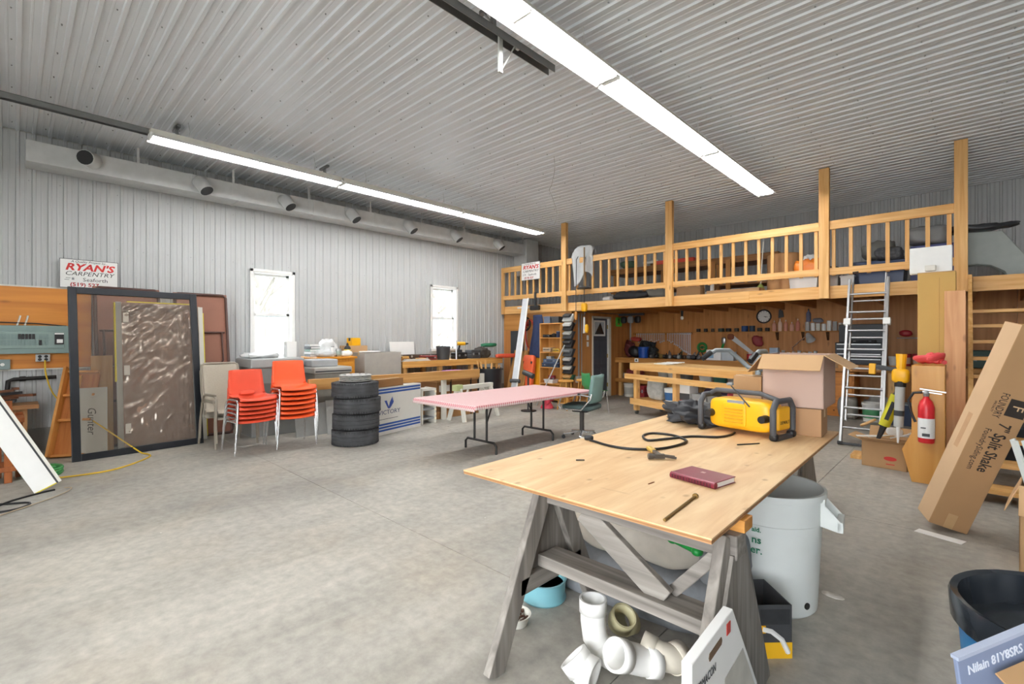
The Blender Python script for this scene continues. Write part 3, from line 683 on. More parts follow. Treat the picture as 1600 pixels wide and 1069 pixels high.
for nm, b in (('stile', B().box(0, .085, -.02, .02, 0, H_)), ('stile', B().box(W_-.085, W_, -.02, .02, 0, H_)), ('rail', B().box(.085, W_-.085, -.02, .02, 0, .085)), ('rail', B().box(.085, W_-.085, -.02, .02, H_-.085, H_))): obj(nm, b, MF, t, bev=.005)
obj('insect_screen', B().add([(.085, 0, .085), (W_-.085, 0, .085), (W_-.085, 0, H_-.085), (.085, 0, H_-.085)], [(0, 1, 2, 3)]), clear('insect_mesh', '#DAD4CC', .005, .9, 0, .6), t)
# white board leaning at the left edge, wooden rack and cords
t = thing('white_board', 'long white melamine board leaning at the left edge of the photo', 'board', M=lean_M((-6.50, .14, 0), (-.28, -.42, .86), (0, 1, 0)))
obj('board_face', B().box(0, .17, 0, .02, 0, 1.45), M_WHITE, t, bev=.002)
obj('edge_strip', B().box(.185, .21, -.005, .03, 0, 1.46), M_OFFW, t, bev=.002)
obj('groove', B().box(.17, .185, .005, .02, 0, 1.45), M_DGREY, t)
obj('yellow_edge', B().box(0, .17, -.001, .02, -.003, .006), mat('#E3D21C', .5), t)
t = thing('wooden_rack', 'old orange-brown wooden slat rack on the floor at the left edge', 'rack', (-7.2, -.12, 0))
WR = wood('#A8602B', '#85441A', 'z')
for a, x_ in ((-.15, 0), (-.02, .02), (.08, 0), (.16, -.25), (.0, -.3)): obj('slat', B().box(x_-.02, x_+.02, a-.03, a+.03, 0, .85 if x_ > -.1 else .7), WR, t, bev=.004)
for z in (.12, .62): obj('cross_bar', B().box(-.32, .04, -.2, .2, z, z+.05), WR, t, bev=.004)
t = thing('scrap_pile', 'small pallet piece with black scrap on the bench below the junction box', 'scrap', (-8.7, .02, .62))
obj('scrap_board', B().box(-.2, .25, -.2, .2, .0, .05), wood('#B08050', '#8C5F34', 'y'), t); obj('support', B().box(-.1, .1, -.1, .1, -.62, 0), wood('#B08050', '#8C5F34', 'z'), t)
for k in range(7): obj('scrap_piece', B().beam((random.uniform(-.15,.1), random.uniform(-.18,.1), .06+.03*k), (random.uniform(-.1,.2), random.uniform(-.1,.18), .07+.03*k), .05, .03), random.choice([M_BLACK, M_DGREY, mat('#6A3E22', .7)]), t)
def cord(name, label, pts, r, m, sub=4):
    P_ = [Vector(p) for p in pts]; out = []
    for i in range(len(P_)-1):
        p0, p1, p2, p3 = P_[max(0, i-1)], P_[i], P_[i+1], P_[min(len(P_)-1, i+2)]
        for k in range(sub):
            s = k/sub; out.append(.5*((2*p1) + (p2-p0)*s + (2*p0-5*p1+4*p2-p3)*s*s + (3*p1-p0-3*p2+p3)*s**3))
    out.append(P_[-1])
    for q in out: q.z = max(q.z, r)
    return tag(obj(name, B().tube(out, r, 6), m, smooth=60), label, 'cord')
MY = mat('#DDB62A', .5)
cord('extension_cord', 'yellow extension cord running from the outlet box down across the floor', [(XL+.09, .29, 1.21), (XL+.13, .30, 1.0), (-8.6, .40, .7), (-8.25, .72, .42), (-7.95, 1.0, .15), (-7.75, 1.15, .012), (-7.5, 1.2, .01), (-7.2, 1.0, .01), (-7.0, .75, .01), (-7.0, .45, .01), (-7.1, .2, .01), (-7.35, .15, .01), (-7.5, .25, .01), (-7.35, .35, .01)], .009, MY)
gpts = [(-7.35+.22*math.cos(a)*(1-.02*a), .22+.16*math.sin(a), .012+.004*a) for a in [k*.5 for k in range(40)]]
cord('hose_coil', 'coiled green garden hose lying behind the white board', gpts, .014, mat('#3E8F4A', .5), 1)
cord('power_cable', 'black power cable looped on the floor at the left edge', [(-6.6, -.35, .01), (-6.3, -.1, .01), (-6.15, .1, .01), (-6.0, .02, .01), (-6.05, -.15, .01), (-6.3, -.05, .01), (-6.45, .15, .01), (-6.5, .28, .01)], .009, M_BLACK)
cord('twine', 'thin beige cord trailing on the floor beside the white board', [(-5.8, -.2, .01), (-6.0, .05, .01), (-6.25, .3, .01), (-6.45, .4, .01), (-6.52, .35, .01)], .005, mat('#B5A58C', .8))

# ================================================================== LEFT WALL, MIDDLE: chairs, tyres, boxes, benches
def orange_chair(loc, rz, label, hue, tilt=0):
    t = thing('stacking_chair', label, 'chair', loc, rz, 'orange plastic stacking chairs')
    PR = [(-.235, .405), (-.225, .425), (-.19, .438), (-.1, .432), (.02, .425), (.11, .43), (.155, .455), (.175, .5), (.195, .6), (.215, .7), (.23, .775), (.238, .785)]
    def shell(u, v):
        k = v*(len(PR)-1); i = min(int(k), len(PR)-2); fr = k-i; y = PR[i][0]*(1-fr)+PR[i+1][0]*fr; z = PR[i][1]*(1-fr)+PR[i+1][1]*fr
        s = u*2-1; w_ = .235 - .03*max(0, (v-.5)/.5); w_ *= 1-.06*max(0, (v-.93)/.07)
        c = abs(s)**4
        if v < .55: z += .02*c*(1 if v > .1 else v*10) - .012*(1-s*s)
        else: y -= .03*c
        return (s*w_, y, z)
    obj('seat_shell', B().grid(shell, 14, 26), hue, t, solid=.007, smooth=60)
    for s in (-1, 1):
        X = s*.245
        obj('leg_frame', B().tube([(X+s*.02, -.215, 0), (X, -.20, .36), (X, -.18, .405), (X, -.12, .412), (X, .08, .412), (X, .14, .395), (X+s*.01, .17, .34), (X+s*.02, .23, 0)], .011, 8), M_CHROME, t, smooth=60)
    obj('cross_bar', B().tube([(-.245, -.05, .412), (-.2, -.05, .402), (.2, -.05, .402), (.245, -.05, .412)], .009, 6).tube([(-.245, .09, .412), (.245, .09, .405)], .009, 6), M_CHROME, t)
    return t
MO1, MO2 = mat('#D94A2B', .42, 0, .05), mat('#EE5A26', .42, 0, .05)
lv = ['bottom', 'second', 'third', 'fourth', 'fifth', 'sixth', 'seventh']
base = None
for k in range(6):
    lab = 'red-orange plastic chair, ' + ('the ' + lv[k] + ' from the floor' if k < 5 else 'topmost') + ' in the shorter left stack'
    p = (-6.98+.012*k, 2.2, .058*k)
    if base is None: base = orange_chair(p, PI/2+.06, lab, MO1)
    else: last = dup(base, p, PI/2+.06+.015*(k % 2), lab)
obj('lumbar_pad', B().sell((0, .135, .475), (.2, .03, .06), .7, 16, 8, M=Matrix.Rotation(-.35, 3, 'X')), MO1, last, smooth=60)
base = None
for k in range(7):
    lab = 'bright orange plastic chair, ' + ('the ' + lv[k] + ' from the floor' if k < 6 else 'topmost') + ' in the taller right stack'
    p = (-6.92+.01*k, 2.72, .066*k)
    if base is None: base = orange_chair(p, PI/2-.03, lab, MO2)
    else: dup(base, p, PI/2-.03+.012*(k % 2), lab)
# beige sling patio chairs
def patio_chair(loc, rz, label):
    t = thing('patio_chair', label, 'chair', loc, rz, 'beige patio chairs'); MB = mat('#958C7E', .5, .1); MS = mat('#A69D8E', .85, 0, .08, 60)
    for s in (-1, 1):
        X = s*.27
        obj('side_frame', B().tube([(X, -.25, 0), (X, -.22, .3), (X, -.24, .58), (X, -.18, .63), (X, .1, .63), (X, .22, .60), (X, .3, .3), (X, .34, 0)], .015, 8), MB, t, smooth=60)
        obj('armrest', B().sell((X, -.04, .64), (.05, .34, .03), .5, 12, 8), MB, t, smooth=60)
    def sling(u, v):
        P_ = [(-.26, .40), (-.22, .43), (.0, .40), (.16, .38), (.22, .45), (.30, .75), (.36, 1.0), (.38, 1.04)]; k = v*7; i = min(int(k), 6); f_ = k-i
        return ((u*2-1)*.25, P_[i][0]*(1-f_)+P_[i+1][0]*f_, P_[i][1]*(1-f_)+P_[i+1][1]*f_ - .01*(1-(u*2-1)**2))
    obj('sling_seat', B().grid(sling, 8, 14), MS, t, solid=.006, smooth=60)
    obj('back_tube', B().tube([(-.25, .2, .40), (-.25, .30, .75), (-.24, .37, 1.02), (-.2, .385, 1.05), (.2, .385, 1.05), (.24, .37, 1.02), (.25, .30, .75), (.25, .2, .40)], .014, 8), MB, t, smooth=60)
    return t
pc = patio_chair((-7.58, 2.12, 0), PI/2+.1, 'beige sling patio chair, the lower of the two left of the orange stacks')
dup(pc, (-7.53, 2.12, .09), PI/2+.1, 'beige sling patio chair, the upper of the two left of the orange stacks')
# tyres
def tyre():
    t = thing('tyre', 'x', 'tire', (0, 0, 0), 0, 'stacked car tyres'); MT = mat('#454648', .85, 0, .6, 7, .5)
    R, w_ = .325, .215
    b = B().lathe([(R*.62, .02), (R*.66, .005), (R*.86, 0), (R*.95, .015), (R, .04), (R, .075), (R*.985, .078), (R*.985, .084), (R, .087), (R, .128), (R*.985, .131), (R*.985, .137), (R, .14), (R, w_-.04), (R*.95, w_-.015), (R*.86, w_), (R*.66, w_-.005), (R*.62, w_-.02), (R*.6, w_*.5), (R*.62, .02)], 48)
    b.f.pop(); b.m.pop(); b.f.pop(); b.m.pop()
    obj('tyre_body', b, MT, t, smooth=35)
    tb = B()
    for k in range(60):
        a = 2*PI*k/60
        for z, o in ((.025, 0), (w_-.025, .05)): tb.bx((R*.985*math.cos(a+o), R*.985*math.sin(a+o), z), (.012, .02, .03), Matrix.Rotation(a+o, 3, 'Z'))
    obj('tread_blocks', tb, MT, t, kind='stuff')
    obj('wheel_rim', B().lathe([(R*.62, .03), (R*.6, .02), (R*.55, .05), (R*.5, .1), (R*.2, .12), (0, .12)], 32), M_DARKGALV, t, smooth=40)
    return t
ty = tyre()
for k in range(4):
    p = (-6.38+(.012, -.005, .014, -.01)[k], 3.40+(.0, .02, .03, .01)[k], .222*k); lab = ['bottom tyre of the stack of four', 'second tyre from the floor in the stack', 'third tyre from the floor in the stack', 'top tyre of the stack, just under the wheel covers'][k]
    if k == 0: ty.location = p; ty['label'] = lab
    else: dup(ty, p, .7*k, lab)
for k in range(4):
    t = thing('wheel_cover', 'grey plastic wheel cover, ' + ['lowest', 'second lowest', 'second highest', 'uppermost'][k] + ' in the pile on the tyres', 'hubcap', (-6.39+.008*(k % 2), 3.41, .888+k*.026), k*.5, 'wheel covers piled on the tyres')
    obj('cover_disc', B().lathe([(.215, 0), (.225, .010), (.2, .019), (.12, .012), (.05, .02), (0, .022)], 32), mat('#C9C8C4', .45, .1), t, smooth=50)
    for j in range(8): obj('slot', B().bx((.17*math.cos(j*PI/4), .17*math.sin(j*PI/4), .0165), (.05, .02, .004), Matrix.Rotation(j*PI/4, 3, 'Z')), M_DGREY, t)
# white printed carton
t = thing('white_carton', 'long white printed carton with blue stripes standing beside the tyres', 'box', M=frame_M((-6.487, 3.73, 0), (-6.76, 4.82, 0), (-6.487, 3.73, 1)))
Lw = 1.12
obj('carton_body', B().box(0, Lw, 0, .26, 0, .74), mat('#D9D7D0', .8, 0, .04), t, bev=.006)
MBL = mat('#2A55A0', .6)
for z in (.645, .69): obj('blue_stripe', B().box(.0, Lw-.02, -.0015, 0, z-.004, z+.026), MBL, t)
for z in (.06, .105, .15): obj('blue_stripe', B().box(.0, Lw-.02, -.0015, 0, z-.003, z+.027), MBL, t)
text('VICTORY', .095, mat('#39486E', .6), t, (.37, -.002, .345), (PI/2, 0, 0), 'CENTER', sx=1.2)
lx = .36
obj('v_emblem', B().prism([(lx-.1, .53), (lx-.05, .53), (lx-.005, .43), (lx-.02, .40)], 'y', -.002, 0).prism([(lx-.015, .40), (lx+.02, .40), (lx+.09, .50), (lx+.075, .58), (lx+.02, .50)], 'y', -.002, 0).prism([(lx+.03, .41), (lx+.06, .44), (lx+.095, .52), (lx+.1, .56), (lx+.1, .49)], 'y', -.002, 0), mat('#39509A', .6), t)
obj('print_line', B().box(.15, .56, -.0015, 0, .24, .247), M_DGREY, t)
carton('cardboard_box', 'small brown cardboard box lying on the white striped carton', (-6.68, 4.1, .742), PI/2+.24, (.55, .2, .12), M_CARDD)
# grey sheets leaning behind the chairs and tyres
t = lean('grey_sheet', 'light grey sheet of board leaning behind the orange chairs', 'board', (-7.32, 2.95, 0), (-7.3, 3.55, 0), .52, .12); obj('board_face', B().box(0, .6, 0, .012, 0, .52), mat('#9C9D99', .6), t, bev=.002)
t = lean('grey_sheet', 'second light grey sheet of board leaning just left of the tyres', 'board', (-7.2, 3.38, 0), (-7.05, 3.92, 0), .55, .2); obj('board_face', B().box(0, .55, 0, .012, 0, .55), mat('#A3A39E', .6), t, bev=.002)
# grey tool chests under the window
t = thing('utility_chest', 'tall grey plastic storage chest behind the orange chair stacks', 'chest', (-8.1, 2.85, 0), PI/2)
MCH = mat('#8D8F8C', .55)
obj('chest_body', B().box(-.38, .38, -.33, .33, 0, 1.05), MCH, t, bev=.012); obj('chest_lid', B().box(-.40, .40, -.36, .35, 1.05, 1.19), mat('#A2A4A2', .5), t, bev=.02)
for z in (.3, .55, .8): obj('ledge', B().box(-.385, .385, -.345, -.33, z, z+.03), MCH, t)
t = thing('utility_chest', 'low grey plastic deck chest with a stepped lid left of the yellow dresser', 'chest', (-7.64, 3.57, 0), PI/2)
obj('chest_body', B().box(-.3, .3, -.22, .3, 0, .94), mat('#85827A', .55), t, bev=.012); obj('chest_lid', B().box(-.32, .32, -.25, .3, .94, 1.04), mat('#ACABA5', .5), t, bev=.02)
obj('groove', B().box(-.30, .30, -.252, -.24, .965, .985), M_DGREY, t); obj('tray', B().box(-.3, .15, -.1, .28, 1.04, 1.16), mat('#A9ACAE', .5), t, bev=.02)
# pine dresser
t = thing('pine_dresser', 'yellow varnished pine dresser behind the long beam', 'dresser', (-8.35, 3.93, 0), PI/2)
DW = wood('#DE9A34', '#C57E22', 'x', .4, .5); DZ_ = wood('#DE9A34', '#C57E22', 'z', .4, .5)
obj('dresser_body', B().box(-.34, .34, -.33, .3, 0, 1.14), DZ_, t, bev=.004); obj('dresser_top', B().box(-.37, .37, -.37, .3, 1.14, 1.18), DW, t, bev=.008)
for z in (.08, .43, .78):
    dr = obj('drawer', B().box(-.3, .3, -.35, -.33, z, z+.31), DW, t, bev=.006)
    for s in (-.15, .15): obj('knob', B().sell((s, -.365, z+.16), (.035, .035, .035), 1, 10, 8), mat('#7A4A18', .5), dr, smooth=60)
# long laminated beam
tag(obj('long_beam', B().box(-6.93, -6.87, 2.95, 6.28, .745, .905), wood('#C99A5E', '#B28044', 'y', .6, .2), bev=.004), 'long laminated timber beam lying across the white carton beside the left benches', 'beam')
# wall bench under the second window
t = thing('workbench', 'pine workbench along the left wall under the second window', 'workbench', (-8.6, 0, 0))
obj('benchtop', B().box(-.38, .38, 5.4, 8.25, .99, 1.03), wood('#D9A75E', '#BF8842', 'y'), t, bev=.004); obj('front_apron', B().box(.36, .40, 5.4, 8.25, .9, 1.03), wood('#D9A75E', '#BF8842', 'y'), t, bev=.003)
for yv in (5.5, 6.4, 7.3, 8.1):
    obj('leg', B().box(.26, .35, yv-.045, yv+.045, 0, .99), PZ, t, bev=.004); obj('leg', B().box(-.35, -.26, yv-.045, yv+.045, 0, .99), PZ, t, bev=.004)
obj('lower_shelf', B().box(-.36, .34, 5.4, 8.2, .3, .33), JY, t)
# strapped carton, white trestle, plastic shelf
t = thing('strapped_carton', 'large brown carton bound with black straps under the left benches', 'box', (-7.55, 5.93, 0), PI/2+.05)
obj('carton_body', B().box(-.53, .53, -.42, .42, 0, .74), mat('#8C623C', .85, 0, .07, 4), t, bev=.006); obj('carton_cap', B().box(-.55, .55, -.44, .44, .68, .82), mat('#A87C4E', .85, 0, .07, 4), t, bev=.006); obj('carton_foot', B().box(-.545, .545, -.435, .435, 0, .13), mat('#A87C4E', .85, 0, .07, 4), t, bev=.006)
for x_ in (-.2, .33): obj('strap', B().box(x_-.008, x_+.008, -.443, .443, -.0, .824), M_BLACK, t)
obj('address_label', B().box(-.48, -.38, -.424, -.42, .5, .62).box(-.32, -.22, -.424, -.42, .5, .62), M_WHITE, t)
for k, yv in enumerate((5.52, 6.48)): tag(obj('white_post', B().box(-7.06, -7.0, yv-.045, yv+.045, 0, .80), M_OFFW, bev=.004), ['white trim board standing at the left of the strapped carton', 'white trim board standing at the right of the strapped carton'][k], 'board', 'white trim boards')
t = thing('plastic_sawhorse', 'white folding plastic sawhorse in front of the strapped carton', 'sawhorse', (-6.72, 6.0, 0), PI/2+.1)
obj('top_beam', B().box(-.5, .5, -.05, .05, .56, .64), M_OFFW, t, bev=.01); obj('beam_cap', B().box(-.53, -.36, -.06, .06, .55, .66), mat('#B7C08A', .6), t, bev=.01)
for s in (-1, 1):
    for q in (-1, 1): obj('leg', B().beam((s*.42, q*.04, .58), (s*.47, q*.2, .0), .09, .03, (1, 0, 0)), M_OFFW, t, bev=.004)
    obj('leg_brace', B().beam((s*.45, -.15, .3), (s*.45, .15, .3), .05, .02), M_OFFW, t); obj('diagonal_brace', B().beam((s*.44, -.13, .32), (s*.2, -.03, .56), .03, .02), M_OFFW, t)
t = thing('plastic_shelf', 'small white plastic shelf rack at the end of the striped carton', 'shelf', (-7.0, 5.05, 0), PI/2)
for s in (-.14, .14): obj('side_panel', B().box(s-.02, s+.02, -.15, .15, 0, .62), M_OFFW, t, bev=.004)
for z in (.08, .24, .42, .58): obj('shelf_board', B().box(-.12, .12, -.15, .15, z, z+.03), M_OFFW if z > .5 else M_GREY, t)
for k in range(7): obj('notch', B().box(.12, .16, -.155, -.15, .06+k*.08, .1+k*.08), mat('#EFE6CF', .6), t)
heap('folded_cloth', 'purple and pink folded cloth on the strapped carton', 'cloth', (-7.4, 6.05, .825), (.3, .5, .05), mat('#B573B5', .85), .2)
# black bin by the bench end with scrap wood
t = thing('scrap_bin', 'tall black waste bin full of offcuts at the end of the left bench', 'bin', (-7.75, 7.35, 0))
obj('bin_body', B().lathe([(.26, 0), (.31, .8), (.33, .8), (.33, .84), (.3, .84), (.27, .1)], 24), mat('#24262A', .35), t, smooth=40)
for k in range(6): a = k*1.05; obj('offcut', B().beam((.1*math.cos(a), .1*math.sin(a), .15), (.26*math.cos(a), .26*math.sin(a), .88+.03*k), .04, .02), PZ, t)
# things on the dresser, chests and bench
Z1 = 1.18
for k in range(5):
    t = thing('book', 'grey and white ' + ['lowest', 'second', 'third', 'fourth', 'top'][k] + ' book of the pile beside the first window', 'book', (-8.4, 3.66, Z1+k*.045), PI/2+.1*(k % 2), 'books piled on the dresser')
    obj('cover', B().box(-.09, .09, -.11, .11, 0, .005).box(-.09, .09, -.11, .11, .037, .042).box(-.09, -.085, -.11, .11, 0, .042), [M_GREY, M_WHITE, mat('#7FA08E', .6), M_DGREY, M_LGREY][k], t); obj('pages', B().box(-.085, .087, -.105, .105, .005, .037), M_WHITE, t)
carton('white_box', 'tall white box left of the book pile on the grey chest', (-8.2, 3.2, 1.19), PI/2, (.16, .14, .26), M_WHITE, M_OFFW)
heap('plastic_bag', 'crumpled white plastic bag on the dresser', 'bag', (-8.4, 3.95, Z1), (.3, .28, .3), mat('#E6E6E4', .35), .35, 7)
heap('rag_heap', 'pale grey rags heaped beside the white plastic bag', 'rags', (-8.15, 3.78, Z1), (.25, .3, .11), mat('#BFC2C2', .9), .35, 9)
heap('wrap_heap', 'clear crumpled plastic film lying on the grey chest under the window', 'plastic film', (-8.15, 2.75, 1.19), (.4, .5, .08), mat('#DDE0E0', .25), .4, 8)
can('tin_can', 'small steel tin on the dresser in front of the plastic bag', 'tin', (-8.1, 4.0, Z1), .05, .13, M_ALU, band=mat('#9FAFA5', .5))
can('spray_can', 'slim white spray can on the dresser beside the tin', 'can', (-8.08, 3.88, Z1), .03, .17, M_WHITE, M_DGREY)
bottle('glue_bottle', 'black bottle with a yellow band standing on the dresser', (-8.2, 4.22, Z1), .06, .24, M_BLACK, M_BLACK, mat('#E5C92A', .5))
heap('white_rag', 'white rag lying beside the black and yellow bottle', 'rag', (-8.12, 4.15, Z1), (.18, .2, .1), M_WHITE, .35, 9)
can('small_jar', 'black jar at the dresser end by the yellow carton', 'jar', (-8.2, 4.27+.02, Z1), .035, .11, M_BLACK, M_DGREY) if False else None
carton('grey_carton', 'wide grey carton with white plastic over it right of the dresser', (-8.4, 4.95, 0), PI/2, (.8, .45, 1.23), mat('#A8A39B', .7, 0, .1))
t = carton('open_carton', 'cardboard flap box standing behind the grey carton against the wall', (-8.78, 4.65, 0), PI/2, (.5, .18, 1.36), M_CARD2)
carton('yellow_carton', 'small yellow box perched on the cardboard box at the left wall', (-8.78, 4.65, 1.361), PI/2+.3, (.22, .15, .15), M_YEL, mat('#3A3A3A', .5))
heap('drape_film', 'white plastic sheet hanging over the grey carton', 'plastic film', (-8.3, 4.72, 1.231), (.3, .35, .03), M_WHITE, .3, 8)
t = thing('slatted_board', 'dark brown slatted board lying along the bench behind the grey carton', 'board', (-8.75, 5.95, 1.031), 0); obj('board_face', B().box(-.06, .06, -.5, .7, 0, .12), mat('#4A3B30', .6), t, bev=.004)
for k in range(5): obj('hook', B().sell((.07, -.5+k*.25, .08), (.03, .05, .05), 1, 8, 6), M_LGREY, t)
t = lean('white_sheet', 'white sheet of board leaning on the left wall between the windows', 'board', (-8.88, 5.55, 1.031), (-8.88, 6.2, 1.031), .40, .05); obj('board_face', B().box(0, .62, 0, .01, 0, .40), M_WHITE, t, bev=.002)
for k, (yv, l, hx) in enumerate(((5.42, .3, '#C7914B'), (5.46, .2, '#D9AA5C'), (5.85, .22, '#D0A050'))): tag(obj('wood_block', B().box(-8.45+.02*k, -8.32+.02*k, yv, yv+l*.8, 1.031+(.0 if k != 1 else .061), 1.09+(.0 if k != 1 else .045)), wood(hx, '#A97434', 'y'), bev=.003), ['long pine offcut on the left bench', 'short yellow pine block on top of the long offcut', 'pine block alone on the left bench by the red tools'][k], 'wood block')
for k in range(3): tag(obj('white_strip', B().box(-8.28, -8.21, 5.42+k*.03, 6.1-k*.03, 1.031+k*.016, 1.045+k*.016), M_OFFW), 'white trim strip, ' + ['lowest', 'middle', 'upper'][k] + ' of three at the bench edge', 'trim strip', 'white trim strips on the bench')
case('tool_tray', 'dark red tool tray on the left bench', (-8.5, 6.25, 1.031), PI/2, (.35, .2, .1), mat('#7A2A28', .5))
pail('black_pail', 'black plastic pail on the left bench left of the steel rod', (-8.45, 6.62, 1.031), .16, .3, M_DGREY, handle=False)
tag(obj('steel_rod', B().cone((-8.27, 6.85, 1.031), (-8.27, 6.85, 1.45), .02, .02, 10), M_ALU), 'upright grey steel post standing on the left bench by the second window', 'post')
def drill(loc, rz, label, m, name='cordless_drill'):
    t = thing(name, label, 'power tool', loc, rz)
    obj('motor_body', B().cone((-.12, 0, .2), (.08, 0, .2), .045, .04, 12), m, t, smooth=40); obj('chuck', B().cone((.08, 0, .2), (.16, 0, .2), .03, .015, 12), M_DGREY, t, smooth=40)
    obj('grip', B().beam((-.05, 0, .2), (-.08, 0, .05), .05, .04, (0, 1, 0)), M_BLACK, t, bev=.008); obj('battery', B().box(-.14, -.0, -.045, .045, 0, .06), M_BLACK, t, bev=.008)
    return t
drill((-8.5, 7.2, 1.18), 1.2, 'yellow and black drill on top of the tools below the second window', M_YEL)
case('tool_bag', 'black tool bag on the left bench below the second window', (-8.5, 7.12, 1.031), PI/2, (.3, .25, .15), M_BLACK)
case('tool_bag', 'black square tool case right of the second window on the bench', (-8.45, 7.5, 1.031), PI/2, (.28, .25, .2), M_DGREY)
heap('canvas_bag', 'black and tan canvas tool bag at the bench end', 'bag', (-8.5, 7.85, 1.031), (.35, .35, .25), mat('#39332C', .85), .3, 7)
heap('green_tool', 'dark green trimmer body lying at the bench end', 'power tool', (-8.5, 8.05+.0, 1.29), (.25, .4, .1), mat('#1E6E4A', .5), .25, 6)
tag(obj('orange_bar', B().sell((-8.15, 8.35, 1.08), (.12, .75, .1), .4, 16, 10), mat('#D4573A', .5), smooth=60), 'orange-red plastic trimmer shaft at the bench end by the loft wall', 'power tool')
# leaning boards at the loft corner
t = thing('gutter_board', 'long white gutter board leaning on the loft corner', 'board', M=frame_M((-7.42, 7.65, 0), (-7.28, 7.72, 0), (-7.92, 8.72, 2.5)))
obj('board_face', B().box(0, .15, 0, .02, .1, 2.75), mat('#C9CDD0', .5), t, bev=.003); obj('lip', B().box(.13, .16, -.03, .0, .1, 2.75), M_WHITE, t); obj('clamp', B().box(-.04, .2, -.05, .05, .55, .62), M_DGREY, t, bev=.008)
for k in range(3):
    t = thing('rough_slab', ['narrow', 'wide', 'split'][k] + ' rough-sawn wood slab leaning beside the orange case', 'slab', M=frame_M((-8.08+.15*k, 8.2+.02*k, 0), (-7.93+.15*k, 8.25+.02*k, 0), (-8.2+.15*k, 8.75+.02*k, 1.3)))
    obj('slab_face', B().prism([(0, 0), (.15, 0), (.16, .5), (.13, 1.3), (.02, 1.32), (-.01, .6)], 'y', 0, .05), wood('#B8894C', '#8A6030', 'z', .8, .4), t, bev=.004)
tag(obj('dark_board', B().box(-8.7, -8.25, 9.05, 9.08, 0, 1.7), mat('#3B4044', .6)), 'dark grey board standing behind the bench end at the loft corner', 'board')

# ================================================================== LOFT CORNER: front partition and what hangs there
sign((-8.22, 8.955, 2.97), 0, 'white company sign hung on the loft railing', .62, .44)
t = thing('work_light', 'black halogen work light clamped on the loft edge', 'lamp', (-7.75, 8.92, 2.2)); obj('lamp_head', B().box(-.12, .16, -.06, .04, -.0, .12), M_BLACK, t, bev=.02); obj('bracket', B().box(-.02, .02, .0, .06, .1, .45), M_DGREY, t); obj('arm', B().cone((-.55, -.02, .08), (-.12, -.02, .07), .02, .02, 10), M_WHITE, t)
t = thing('hose_reel', 'black and red hose reel hanging on the wall under the loft', 'reel', (-8.12, 9.0, 1.87))
obj('reel_rim', B().tube([(.17*math.cos(a), -.02, .17*math.sin(a)) for a in [k*PI/12 for k in range(24)]], .022, 8, True), M_BLACK, t, smooth=60); obj('hub', B().cone((0, -.05, 0), (0, .08, 0), .06, .06, 14), M_RED, t)
for k in range(6): obj('spoke', B().beam((0, -.02, 0), (.17*math.cos(k*PI/3), -.02, .17*math.sin(k*PI/3)), .015, .015, (0, 1, 0)), M_DGREY, t)
obj('stand', B().beam((0, .02, -.1), (0, .02, -.85), .04, .04, (0, 1, 0)), M_LGREY, t); obj('foot_bar', B().beam((-.2, .02, -.72), (.2, .02, -.72), .03, .03), M_RED, t)
cord('air_hose', 'red air hose looped on the wall behind the blue coveralls', [(-7.95+.14*math.cos(a*1.0)*(1+.05*math.sin(a*3)), 8.98-.002*a, 1.62+.36*math.sin(a)) for a in [k*.45 for k in range(44)]], .011, mat('#C8452F', .5), 2)
def coverall(u, v):
    w_ = .14 + .1*v; z = 2.08 - 1.05*v
    return (-7.65 + (u*2-1)*w_ + .03*math.sin(v*5), 8.92 - .06*math.sin(u*PI)*(.4+v) - .025*math.sin(u*14+v*3)*v, z)
tag(obj('coveralls', B().grid(coverall, 24, 20), mat('#2A3658', .9, 0, .15), solid=.02, smooth=70), 'dark blue coveralls hanging beside the open shelf', 'clothes')
# shelf unit
t = thing('shelf_unit', 'narrow open shelf unit of orange wood against the loft wall', 'shelf', (-7.09, 8.86, 0)); MW = wood('#D9A25A', '#C2853E', 'z', .5, .2); MWX = wood('#D9A25A', '#C2853E', 'x', .5, .2)
for s in (-.32, .30): obj('side_panel', B().box(s, s+.022, -.15, .17, 0, 1.86), MW, t, bev=.002)
SZ = [.06, .42, .80, 1.16, 1.50, 1.84]
for z in SZ: obj('shelf_board', B().box(-.298, .30, -.15, .16, z, z+.022), MWX, t, bev=.002)
obj('back_panel', B().box(-.298, .30, .16, .17, .0, 1.86), MW, t)
def sp(dx, z): return (-7.09+dx, 8.85, z+.023)
tote('storage_bin', 'clear grey bin on top of the orange shelf unit', sp(-.12, SZ[5]), 0, (.2, .22, .16), mat('#5C6980', .4)); tote('storage_bin', 'black bin on top of the orange shelf unit', sp(.13, SZ[5]), 0, (.22, .24, .15), M_DGREY)
case('shelf_case', 'black tool case on the top shelf', sp(-.15, SZ[4]), 0, (.22, .2, .07), M_BLACK); can('shelf_jar', 'dark blue jar on the top shelf', 'jar', sp(.14, SZ[4]), .05, .14, M_NAVY); heap('glove_pile', 'black gloves on the top shelf between case and jar', 'gloves', sp(.03, SZ[4]), (.12, .15, .1), M_BLACK, .3, 12)
case('tan_case', 'tan nailer case on the second shelf', sp(-.14, SZ[3]), 0, (.24, .2, .1), mat('#B9A68A', .6)); case('yellow_tool_case', 'yellow and grey tool on the second shelf', sp(.14, SZ[3]), 0, (.2, .2, .08), mat('#C9A33A', .5))
case('blue_case', 'lower blue tool case on the third shelf', sp(-.02, SZ[2]), 0, (.5, .25, .1), mat('#34435C', .5)); case('blue_case', 'upper blue-grey tool case on the third shelf', sp(-.03, SZ[2]+.101), 0.05, (.4, .24, .09), mat('#4D5F78', .5)); case('white_case', 'small white box topping the cases on the third shelf', sp(-.1, SZ[2]+.192), 0, (.14, .14, .06), M_LGREY, handle=False)
